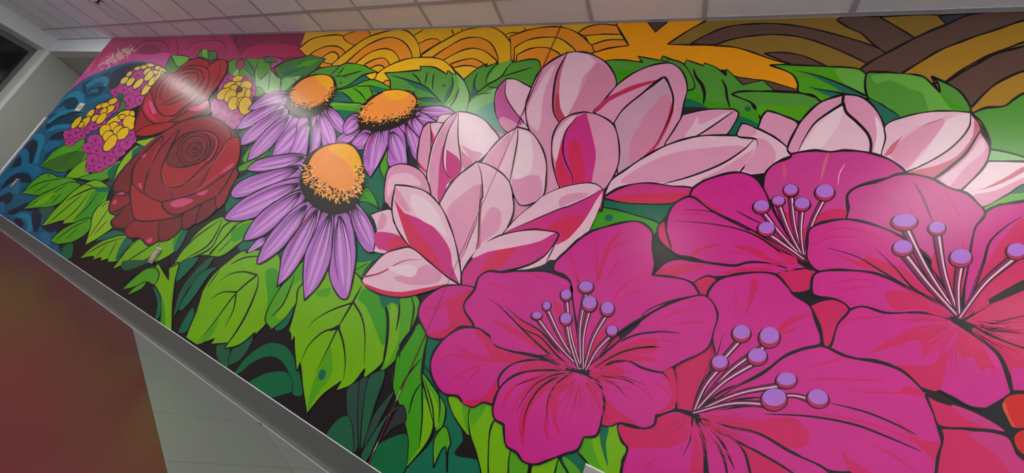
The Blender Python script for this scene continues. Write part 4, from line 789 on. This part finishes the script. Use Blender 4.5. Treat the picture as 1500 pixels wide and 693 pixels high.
P('lotus', 'pale pink lotus above the hibiscus beside broad green leaves')
F('M', '@P 1190,200 1240,180 1290,210 1260,225 1190,225')
Q(); F('M', '@B5 250,335! 278,250 315,208! 430,243 537,300 500,400 468,490 360,400', 2.4)
Q(); F('L', '@B5 100,390 133,298! 250,343 380,408 495,525 400,575 320,660 120,665 200,560 250,450 235,415', 2.4); F('M', '@B5 150,640 250,450 240,410 320,430 380,540 310,650'); F('M', '@B5 140,310 240,350 220,390 110,385')
Q(); F('M', '@B5 462,490 500,390 580,260 700,150 870,88! 980,103 1060,148 1130,240 1172,350 1172,450 1145,540! 1000,540 800,530 540,545 490,525', 2.8); F('L', '@B5 540,520! 600,400 680,290 770,220 862,163! 880,210 960,280 1040,370 1065,450 1065,540 800,520'); F('L2', '@B5 560,490 620,400 700,300 855,180 840,300 780,390 690,490'); F('L2', '@B5 1100,250 1160,350 1165,450 1130,530 1090,520 1110,380')
L('@B5 870,88 862,160', 4, 'n'); L('@B5 535,515 580,420 660,300 770,217 862,160', 3.6, 's'); L('@B5 868,150 890,220 960,285 1040,370 1068,440 1062,530', 4, 'n')
Q(); F('L', '@B6 115,400 135,300 133,235 230,188 380,158 500,156 592,163! 582,240 500,340 360,432 222,490! 170,450', 2); F('M', '@B6 160,390 220,310 330,240 450,200 420,270 330,370 250,460 200,430'); F('L2', '@B6 440,240 500,185 585,175 570,245 490,340 350,430 260,470 350,370'); F('R2', '@B6 130,392 180,325 300,248 492,178 330,235 225,295 165,385')
Q(); F('L', '@B6 222,492! 360,432 500,342 582,242 592,168! 645,250 622,312 560,385 480,455 390,520 300,520', 2); F('R2', '@B6 612,200 600,290 520,392 420,442 265,485 390,517 480,452 562,382 640,262'); L('@B6 640,262 560,382 480,452 390,517', 3)
Q(); F('M', '@B6 395,520! 490,452 562,387 642,263! 692,340 682,412 640,482 540,580! 440,570', 3); F('L', '@B6 430,520 520,450 600,370 650,300 670,360 560,460 470,560')
Q(); F('L2', '@B6 540,582! 640,482 685,423! 875,425 1150,430 1150,480! 875,545 780,605 645,672! 600,620', 2.6); F('M', '@B6 600,610 720,580 875,510 1100,420 1100,500 870,545 780,600 648,665'); F('R2', '@B6 565,592 700,562 800,522 875,482 1100,400 1100,375 875,452 780,508 660,568')

# ---------------- magenta hibiscus flowers
def stamens(view, heads, cx, cy, fw=3.0):
    x0, y0, sc = VS[view]
    for h in heads:
        Q('stamen'); hx, hy, rx, ry = h[:4]; a = h[4] if len(h) > 4 else 0
        ex, ey = (h[5], h[6]) if len(h) > 6 else (cx, cy)
        mx, my = (hx + ex) / 2 + (hy - ey) * 0.05, (hy + ey) / 2 - (hx - ex) * 0.03
        p = '@%s %.1f,%.1f %.1f,%.1f %.1f,%.1f' % (view, hx, hy + ry * 0.6, mx, my, ex, ey)
        L(p, fw * 1.75, 'h', 'k'); L(p, fw * 1.4, 'h', 'fil')
        p2 = '@%s %.1f,%.1f %.1f,%.1f %.1f,%.1f' % (view, hx + fw * 0.3 * sc, hy + ry * 0.6, mx + fw * 0.32 * sc, my, ex, ey); L(p2, fw * 0.42, 'h', 'filw')
        E('hd', view, hx, hy + ry * 0.14, rx, ry, a, 1.6); E('bul', view, hx + rx * 0.03, hy - ry * 0.12, rx * 0.86, ry * 0.8, a)
def streaks(cx, cy, arcs, seed):
    rnd = random.Random(seed); Q('throat_streaks').kind = 'stuff'
    for a0, a1, r0, r1, n in arcs:
        for q in range(n):
            a = math.radians(rnd.uniform(a0, a1)); ra = r0 * rnd.uniform(0.8, 1.6); rb = r1 * rnd.uniform(0.45, 1.0); bend = rnd.uniform(-0.08, 0.08)
            pts = [(cx + r_ * math.cos(a + bend * k), cy + r_ * math.sin(a + bend * k)) for k, r_ in ((0, ra), (0.5, (ra + rb) / 2), (1.2, rb))]
            ribbon(smooth([p + (False,) for p in pts], False), rnd.uniform(0.9, 2.2), rnd.choice(('hr', 'hr', 'hd', 'h')), 'e')
def flare(c, ss, w_=3, v='b'):
    for s in ss: L(s, w_, v, c)

P('hibiscus', 'magenta hibiscus behind the pale lotus, three petals pointing left')
F('hr', '@P 1090,340 1150,310 1180,380 1120,375')
Q(); F('h2', '@B7 585,225! 595,150 640,100 720,65 @E4 80,565 220,543 320,552 400,543 510,550 620,575 700,610 775,672 @B8 465,47 370,75 260,105 205,150 203,270 @B7 990,370 870,380 815,420 800,500 795,590! 700,450 620,280', 3)
F('hr', '@B7 640,400 700,330 760,420 880,330 985,320 985,365 870,375 810,420 795,580 720,480'); F('#d65070', '@B7 685,90 700,130 690,180 680,130'); F('#d46a78', '@B7 905,45 890,110 865,180 880,90'); L('@B7 985,95 955,150 950,200', 1.2, 'b', 'filw')
F('hd', '@B7 650,330 720,450 790,580 700,470')
Q(); F('h', '@B7 228,265! 250,215 330,170 460,140 550,168 600,240 640,330 720,470 805,590! 640,500 480,420 330,340', 2.8); F('hr', '@B7 245,235 300,280 390,335 300,310'); flare('hr', ['@B7 390,205 450,250 490,290', '@B7 470,185 520,230'], 1.2); F('hr', '@B7 560,440 640,450 790,575 660,500'); L('@B7 590,215 640,330 720,460 790,560', 3.6)
L('@B7 455,325 520,360 590,395', 1.6)
Q(); F('h', '@B7 118,405 128,340 168,285 240,258 330,320 480,400 620,475 805,592! 850,615 700,608 600,578 520,575 450,588 330,578 240,552 180,543 138,512 118,462', 2.8)
F('hr', '@B7 235,535 290,500 390,488 300,515 260,545'); F('hr', '@B7 440,490 560,510 640,560 760,590 620,570 520,530'); F('hr', '@B7 520,420 640,480 780,580 620,500')
L('@B7 210,320 330,330 450,375 560,435 660,500 790,590', 3.2, 's'); L('@B7 160,375 300,385 450,410 560,450 680,530 800,600', 3.2, 's'); flare('hr', ['@B7 170,345 260,340 330,350', '@B7 440,490 540,515 620,560', '@B7 420,520 500,535'], 1.4)
Q(); F('hr', '@B7 78,440 78,405 108,378 120,430 140,512 90,472', 1.8)
Q(); F('h', '@B7 50,640! 110,580 180,560 260,570 440,592 520,577 620,582 710,612 640,642 540,627 470,632 360,648 310,642 240,690 150,655', 2.6); F('hr', '@B7 70,630 150,590 300,590 240,620 150,645'); F('hr', '@B7 380,630 500,600 650,612 540,622')
Q(); F('hr', '@B7 240,690 310,642 360,655 340,700 300,740', 2); Q(); F('hr', '@B7 640,642 720,612 850,615 825,700 720,720', 2.4); Q(); F('k', '@B7 780,560 800,590 860,612 800,610')
streaks(1180, 385, [(150, 215, 14, 75, 26), (215, 262, 25, 80, 12)], 1)
stamens('B7', [(885, 235, 50, 40), (720, 225, 38, 31), (775, 292, 41, 34), (660, 278, 34, 26), (578, 305, 42, 33), (602, 412, 44, 35)], 785, 560, 5.2)

P('hibiscus', 'magenta hibiscus with four petals opening beside the red petals')
F('hr', '@P 1330,420 1400,390 1450,450 1400,490')
Q(); F('hr', '@C1 580,132! 640,160 812,225 1150,330 1150,420 812,388 770,397 765,350 720,250', 2.6); F('h', '@C1 780,300 1100,380 1100,410 812,385 775,390'); 
Q(); F('hr', '@C1 575,132! 700,60 812,10 1150,-120 1150,300 812,228 640,160', 2.6); flare('k', ['@C1 640,165 720,165 812,175', '@C1 650,150 740,125 850,100', '@C1 640,160 720,195 830,235', '@C1 660,160 760,150'], 4, 'e'); flare('hp', ['@C1 700,90 812,60', '@C1 740,140 830,130', '@C1 720,180 830,200'], 3)
Q(); F('h', '@B8 858,240! 920,205 1056,180 1500,110 1500,430 1056,560 760,705! 780,480 800,400 820,310', 3.4); F('hr', '@B8 820,600 880,480 950,370 1060,260 1400,180 1400,430 1056,560 800,690'); L('@B8 1045,255 960,310 890,380 860,480 800,640', 5, 's')
Q(); F('h2', '@B8 203,270 210,215! 203,150 260,108 360,83 460,48 600,68 700,118 780,143 830,188 868,240 820,310 800,400 790,480 745,710! 600,460 480,368 350,308', 3.2); F('hr', '@B8 610,500 640,400 700,500 770,420 760,600 730,690 650,580'); L('@B8 525,90 570,170 615,285', 4, 'b', '#7c2a5c'); L('@B8 665,120 710,190 750,270', 1.6, 'b', 'hr'); flare('hr', ['@B8 490,200 530,240', '@B8 760,370 770,430'], 1.4)
Q(); F('h', '@B8 8,390 18,320 80,285 200,268 340,298 480,363 570,455 745,705! 600,655 480,592 350,535 200,518 60,520 10,465', 3.2); F('hr', '@B8 160,440 260,470 300,450 400,480 480,510 560,590 680,690 560,620 420,540 260,495'); L('@B8 105,405 250,450 360,515 500,600 660,690', 3.6, 's'); L('@B8 340,410 430,500 520,600 640,670', 3.4, 's'); flare('hr', ['@B8 90,330 200,310 330,345 380,395', '@B8 20,400 120,355 250,355'], 1.6)
F('k', '@B8 500,590 600,640 720,690 740,720 640,690')
Q(); F('h', '@B8 28,590 40,537 90,517 200,514 350,533 500,605 680,695 @C1 578,134! 450,103 300,97 200,77 150,83 108,48 30,30', 3.2); F('hr', '@C1 300,20 420,30 540,110 430,80 330,85'); flare('hr', ['@B8 120,580 230,560 340,565', '@B8 140,625 240,600 330,595'], 1.4)
Q(); F('h', '@C1 88,222 98,150 150,95 210,74 300,97 430,97 530,120 640,190 720,260 767,370 742,432 690,453 620,448 540,408 490,383 430,375 340,305 260,273 150,265', 3); F('hr', '@C1 330,295 470,290 527,237 497,383 430,372 370,335'); F('hr', '@C1 230,250 330,190 460,140 540,125 500,190 440,260 420,200 320,225'); F('hr', '@C1 550,150 640,205 720,330 690,300 650,310 620,260 590,270 570,240'); flare('hr', ['@C1 340,120 430,125 530,130', '@C1 120,150 180,120 300,112', '@C1 640,230 690,300 700,350', '@C1 330,180 420,150 520,130'], 2.2)
L('@C1 540,110 640,185 720,260 768,390', 5, 's')
Q(); F('hr', '@C1 68,222 58,160 28,92 20,70 100,45 162,83 120,140 92,222', 3)
Q('throat'); F('k', '@C1 520,105 600,130 680,170 640,172 560,140')
streaks(1407, 470, [(95, 205, 16, 95, 60), (205, 250, 30, 110, 16), (-70, 60, 25, 100, 40)], 2)
stamens('B8', [(478, 278, 66, 39), (635, 310, 44, 33), (470, 405, 52, 38), (750, 452, 57, 44), (1020, 420, 52, 40)], 745, 745, 7.5)

P('red_petals', 'bright red rounded painted petals beside the hibiscus'); F('k', '@F5 200,260! 300,200 390,145 453,145 700,130 700,760 453,620 360,520 290,420 100,330!')
Q(); F('redp', '@F5 308,245 330,190 390,168 453,165 700,150 700,390 453,397 388,397 345,330', 2); F('#d4502a', '@F5 308,245 325,215 350,300 395,390 375,385 340,320')
Q(); F('redp', '@F5 385,470 400,430 453,402 700,380 700,700 453,578 405,530', 2)

P('hibiscus', 'large magenta hibiscus low on the wall with seven violet anthers')
F('hr', '@P 1000,600 1050,560 1090,600 1060,650 1010,650')
Q(); F('hr', '@C2 262,470 256,330 300,288 345,278 385,215 400,150 430,230 370,350 318,492!', 2.4)
Q(); F('h', '@C2 368,85 400,30 480,3 600,3 650,50 665,72 722,110 742,160 762,220 757,250 700,262 640,295 540,355 450,405 318,492! 335,420 395,290 385,220 405,140', 3); F('hr', '@C2 462,40 472,110 455,170 468,110'); F('hr', '@C2 525,20 545,30 520,110 500,150 515,80'); flare('hr', ['@C2 715,145 660,165 580,230', '@C2 680,190 620,215'], 3.4); F('hr', '@C2 715,145 640,165 560,260 650,185'); L('@C2 425,210 410,260 390,330 330,450', 3.2, 's')
Q(); F('h', '@C2 318,492! 450,405 560,348 650,283 760,253 851,288 @C1 340,303 430,378 460,433 490,513 507,593 480,700 430,780 @E8 800,402 640,392 480,308 330,228 200,193', 3.4)
F('hr', '@E8 60,150 200,155 330,165 480,155 550,210 550,270 480,290 340,228 200,190'); F('hr', '@E8 980,15 1070,50 1060,60 960,45'); flare('hr', ['@C1 0,345 120,345 300,348', '@C1 20,470 160,490 300,530 440,590', '@C1 230,580 330,630 410,690', '@C1 0,310 90,280 150,262', '@C1 160,390 300,395 440,395'], 2.4); F('hr', '@C1 330,490 430,570 500,580 490,650 430,600')
L('@C1 90,432 220,465 320,505 415,552', 2.6, 'b'); L('@E8 360,140 560,150 750,185 900,240 1050,305', 3, 'b'); L('@E8 40,148 200,190 340,228 480,308 640,390 800,402', 5, 's'); L('@C2 450,400 560,345 650,280 760,250', 4, 's')
F('hr', '@E8 700,300 740,345 830,398 740,395')
Q(); F('h', '@E8 40,152! 200,193 340,230 480,310 640,392 760,560 300,560 292,390 272,310 220,250 130,197', 3); F('hr', '@E8 245,272 330,310 480,397 560,560 310,560 295,390'); L('@E8 130,197 230,255 340,312 480,397 560,470', 3.2)
Q(); F('h', '@E8 40,152! 120,200 220,250 280,330 297,560 100,560 98,380 90,260', 3); F('hr', '@E8 60,170 100,240 98,300 80,230'); flare('k', ['@E8 60,165 130,240 175,320 195,400 200,480', '@E8 110,195 170,260 228,382'], 3.4)
Q(); F('h', '@C2 318,492! 260,478 190,500 180,525 130,538 62,522 72,580 92,607 72,680 60,900 355,900 360,600 332,510', 3.4); F('hr', '@C2 62,530 130,540 185,525 200,500 300,492 312,560 250,600 170,608 100,602 72,570'); F('hr', '@C2 318,500 352,580 355,900 290,900 320,600'); L('@C2 318,495 312,570 282,640', 3, 'e'); L('@C2 325,500 355,590 360,700 355,900', 3.4); flare('hr', ['@C2 80,690 90,640', '@C2 150,690 170,660 195,640'], 2)
F('k', '@C2 255,470 318,480 345,495 318,500')
flare('k', ['@C2 330,485 430,470 520,460 600,470', '@C2 330,480 420,410 500,380', '@C2 320,480 370,380 410,320', '@C2 330,488 470,440 560,430'], 3.2, 'b')
streaks(1013, 607, [(-15, 60, 20, 110, 40), (60, 160, 15, 70, 26), (-75, -20, 40, 120, 16)], 3)
stamens('C2', [(752, 433, 40, 32, 15, 600, 428), (584, 220, 38, 36), (487, 208, 34, 30), (542, 288, 36, 30), (412, 310, 31, 27), (643, 370, 38, 28), (600, 435, 47, 38)], 320, 485, 5.6)
P('hibiscus', 'partly hidden magenta petals under the red petals'); F('hr', '@E8 1068,52! 1130,85 1300,140 1420,217! 1280,205 1128,192 1100,130', 2.6); F('hp', '@E8 1180,100 1300,142 1415,215 1260,170')
Q(); F('hr', '@E8 1128,200! 1280,208 1422,237 1450,290 1500,340 1720,480 1700,620 1100,620 1112,440 1122,330 1142,250', 4); F('hp', '@E8 1260,225 1420,240 1480,340 1640,470 1500,450 1380,330'); flare('hr', ['@E8 1260,250 1350,300 1420,360', '@E8 1220,260 1330,330 1400,400'], 1.4)

P('hibiscus', 'large magenta hibiscus in the middle with eight violet anthers')
F('hr', '@P 790,500 850,450 910,500 900,550 850,590 800,560')
Q(); F('h', '@C3 43,490 58,430 110,380 190,340 335,355 310,420 340,545 250,548 180,608 100,602 73,562', 1.8); F('hr', '@C3 195,480 190,425 280,372 335,362 300,440 330,535 250,547 180,603 90,592 200,545'); flare('hr', ['@C3 60,450 130,455 210,405'], 1.8)
Q(); F('h', '@C4 38,285 43,245 110,180 200,105 300,70 400,48 460,53 512,98 513,170 525,250 513,307! 620,318 705,345 745,405! 600,440 480,505 340,595 @F8 490,595 430,635! 415,500 370,250 @C4 120,350 90,310', 2.8)
for s in ('110,180 130,270 155,340 140,250', '230,110 245,200 250,330 230,230', '370,90 320,160 290,230 250,340 275,220 310,140', '440,100 400,140 330,170 370,130', '475,200 380,225 310,300 260,390 330,260 400,215', '510,300 420,330 330,420 280,500 350,380 430,320', '500,370 420,390 340,440'): F('hr', '@C4 ' + s) if s.count(' ') > 3 else L('@C4 ' + s, 1.6, 'b', 'hr')
F('hr', '@F8 640,330 560,420 470,590 440,620 500,470 560,390')
Q(); F('h', '@C4 745,403 800,432 828,500 812,570 780,660 @C5 1300,162 1250,190 1200,212 1100,187 1040,158 950,168 880,235 840,210 @F8 432,632! 640,462 847,290', 2.2); F('hr', '@F8 500,590 600,520 700,470 847,440 847,520 700,540 560,600 490,640'); F('hr', '@C5 900,190 980,140 1100,130 1200,160 1100,160 980,160')
L('@F8 500,590 640,465 750,370 @C4 480,485 600,432 745,402', 1.6, 's'); L('@F8 520,570 640,470 740,425 847,410 @C4 560,580 650,588', 2.6, 'b'); L('@F8 480,630 600,550 720,505 847,492 @C4 480,655 555,655', 2.6, 'b'); flare('hr', ['@C4 510,545 620,490 740,455', '@C4 600,555 700,535 790,540', '@C4 500,620 580,625 660,640'], 1.6)
Q(); F('h', '@C3 328,362 350,300 400,268 470,273 560,266 680,268 760,288 812,320 825,380 @F8 372,150 385,260 420,500 432,632! 300,605 @C3 720,700 600,700 480,685 410,645 402,592 332,562 320,532 280,470 278,430', 2.8)
F('hr', '@C3 420,515 540,560 640,640 720,700 560,610'); F('hr', '@C3 730,410 790,480 850,650 830,690 780,590'); F('hr', '@C3 520,500 640,560 760,690 700,690 600,600'); L('@C3 395,408 450,440 500,490 600,590 720,700', 3, 's'); L('@C3 485,445 560,510 660,570 760,680', 3, 's'); flare('hr', ['@C3 390,335 470,345 555,385', '@C3 590,270 660,300 705,345', '@C3 470,550 560,580 630,620'], 1.6)
Q(); F('h', '@C5 240,3 330,5 372,38 400,82 520,122 650,152 745,195 700,215 560,215 455,275 405,365 350,355 300,378 250,353 230,328 160,312 108,240 102,150 150,68', 2.8); F('hr', '@C5 350,330 440,215 440,290 402,358 350,352 300,376 250,352'); F('hr', '@C5 310,15 372,40 420,100 560,135 680,175 480,170 340,160 230,140 380,140'); flare('hr', ['@C5 130,158 230,128 350,150', '@C5 188,262 280,200 370,172', '@C5 248,292 300,230 345,190', '@C5 215,88 300,128 400,150'], 2.4)
Q(); F('h', '@C5 432,295 425,240 480,180 560,156 650,158 750,198 600,210 500,240', 2.6); F('hr', '@C5 560,165 740,195 640,205 520,215')
Q(); F('h', '@C5 880,238! 950,172 1040,160 1110,192 1200,214 1252,195 1267,260 1262,340 1268,385 1175,418! 1165,462 1120,480 1050,462 1000,452 960,468 913,458 925,330 905,270', 2.8); F('hr', '@C5 930,345 1000,400 1085,462 1000,450 950,468 912,452'); F('hr', '@C5 1205,218 1255,195 1265,370 1180,412 1245,345 1235,270'); F('hr', '@C5 890,225 960,180 1020,200 1000,240'); L('@C5 885,233 1000,240 1090,280 1165,345', 2.8, 'e'); L('@C5 885,238 970,265 1035,332', 2.8, 'e'); L('@C5 890,232 1010,235 1125,275', 2, 'e'); flare('hr', ['@C5 1060,260 1130,310 1185,370', '@C5 1150,250 1210,290 1245,330'], 2)
L('@C5 1205,212 1245,255', 2, 'e')
Q(); F('h', '@C5 790,210! 860,233 912,290 928,360 917,430 890,513 830,522! 800,582 740,602 660,632 600,652 540,637 510,597 460,562 447,462! 403,432 398,370 430,288 500,228 600,205', 3)
for s in ('790,213 730,245 690,320 680,430 722,525 700,440 710,340 750,270', '780,215 690,270 650,370 660,500 665,550 640,450', '740,215 620,270 540,370 520,470 540,560 560,440 600,350', '700,212 580,260 500,370 480,440 520,350', '840,235 890,290 905,380 880,310', '680,215 560,240 470,330 440,390 430,400 480,290'): F('hr', '@C5 ' + s)
L('@C5 770,213 690,280 655,370 660,470', 2.4, 'e'); L('@C5 740,212 620,290 555,400 538,510', 3.2, 'e'); L('@C5 730,210 600,270 505,400', 2.6, 'e')
F('k', '@F8 300,605 400,625 470,620 520,665 480,650 400,635 340,632')
flare('k', ['@F8 215,520 300,570 390,625', '@F8 0,290 100,390 200,440 290,540 390,625', '@F8 0,515 100,525 200,550 330,620'], 3, 's')
streaks(852, 545, [(-20, 60, 14, 85, 30), (60, 125, 18, 90, 26), (125, 215, 18, 80, 36), (215, 330, 30, 90, 30)], 4)
stamens('F8', [(455, 155, 45, 35), (343, 200, 33, 33, -20), (234, 262, 25, 28, 20), (178, 316, 32, 24, 0), (576, 277, 41, 42, 0, 445, 620), (602, 402, 34, 33, 0, 455, 625), (475, 247, 45, 45, 0, 440, 620), (342, 335, 36, 37, 0, 415, 620)], 428, 620, 4.4)

# ---------------- vertical joint between the wall panels, running through the painting
SEAMX = -0.679 * D; SY = D - 0.0006 - EPS * max(LF.max(), LO.max(), LC.max())
seam = struct(boxobj('trim_3', (SEAMX - 0.0012, SEAMX + 0.0012, SY, D - 0.0001, HBASE + 0.004, ZC - 0.003), mat('seam_filler', '#7c2c46', 0.4)))
bare = mat('bare_plaster', '#dcd8d0', 0.4)
for z0, z1 in ((CAMH - 0.38, CAMH - 0.33), (CAMH - 0.60, CAMH - 0.56)): boxobj('chipped_filler', (SEAMX - 0.0014, SEAMX + 0.0014, SY - 0.0004, SY, z0, z1), bare, seam)
print('SEAM depth', D - SY)

mural = empty('mural', (0, 0, 0)); tag(mural, 'bright floral mural painted across the whole long wall', 'mural')
flush_paint(mural)
# the painting goes on past the right edge of the picture: foliage ground and further blossoms
bm = bmesh.new(); yy = D - 0.0002 - EPS * 1.5
bm.faces.new([bm.verts.new(p) for p in ((0.95, yy, HBASE + 0.004), (3.2, yy, HBASE + 0.004), (3.2, yy, 2.15), (0.95, yy, 2.15))]); link('leaf_shade', bm, paint('dg2'), mural)
def copy_part(o, dx, dz, parent, depth=0):
    c = o.copy(); C.objects.link(c); c.parent = parent
    if depth == 0: c.location = (dx, -0.0006, dz)
    for k_ in ('label',):
        if k_ in c: del c[k_]
    for ch in list(o.children): copy_part(ch, 0, 0, c, depth + 1)
    return c
def xmin(o): return min(min(v.co.x for v in q.data.vertices) for q in [o] + list(o.children))
def find(t): return next(o.ob for o in OBJS if o.label and t in o.label)
for t, x_, dz in (('tall pink lotus in the middle', 1.0, 0.16), ('lotus left of centre', 1.9, 0.10), ('large magenta hibiscus in the middle', 1.02, 0.42), ('large lilac coneflower', 2.25, 0.25)):
    o_ = find(t); copy_part(o_, x_ - xmin(o_), dz, mural)
for i, o_ in enumerate([o.ob for o in OBJS if o.name == 'leaf' and o.ob][60:84:2]):
    copy_part(o_, 1.0 + (i % 6) * 0.36 - xmin(o_), random.uniform(0.0, 0.3) + (0.0 if i < 6 else 0.35), mural)
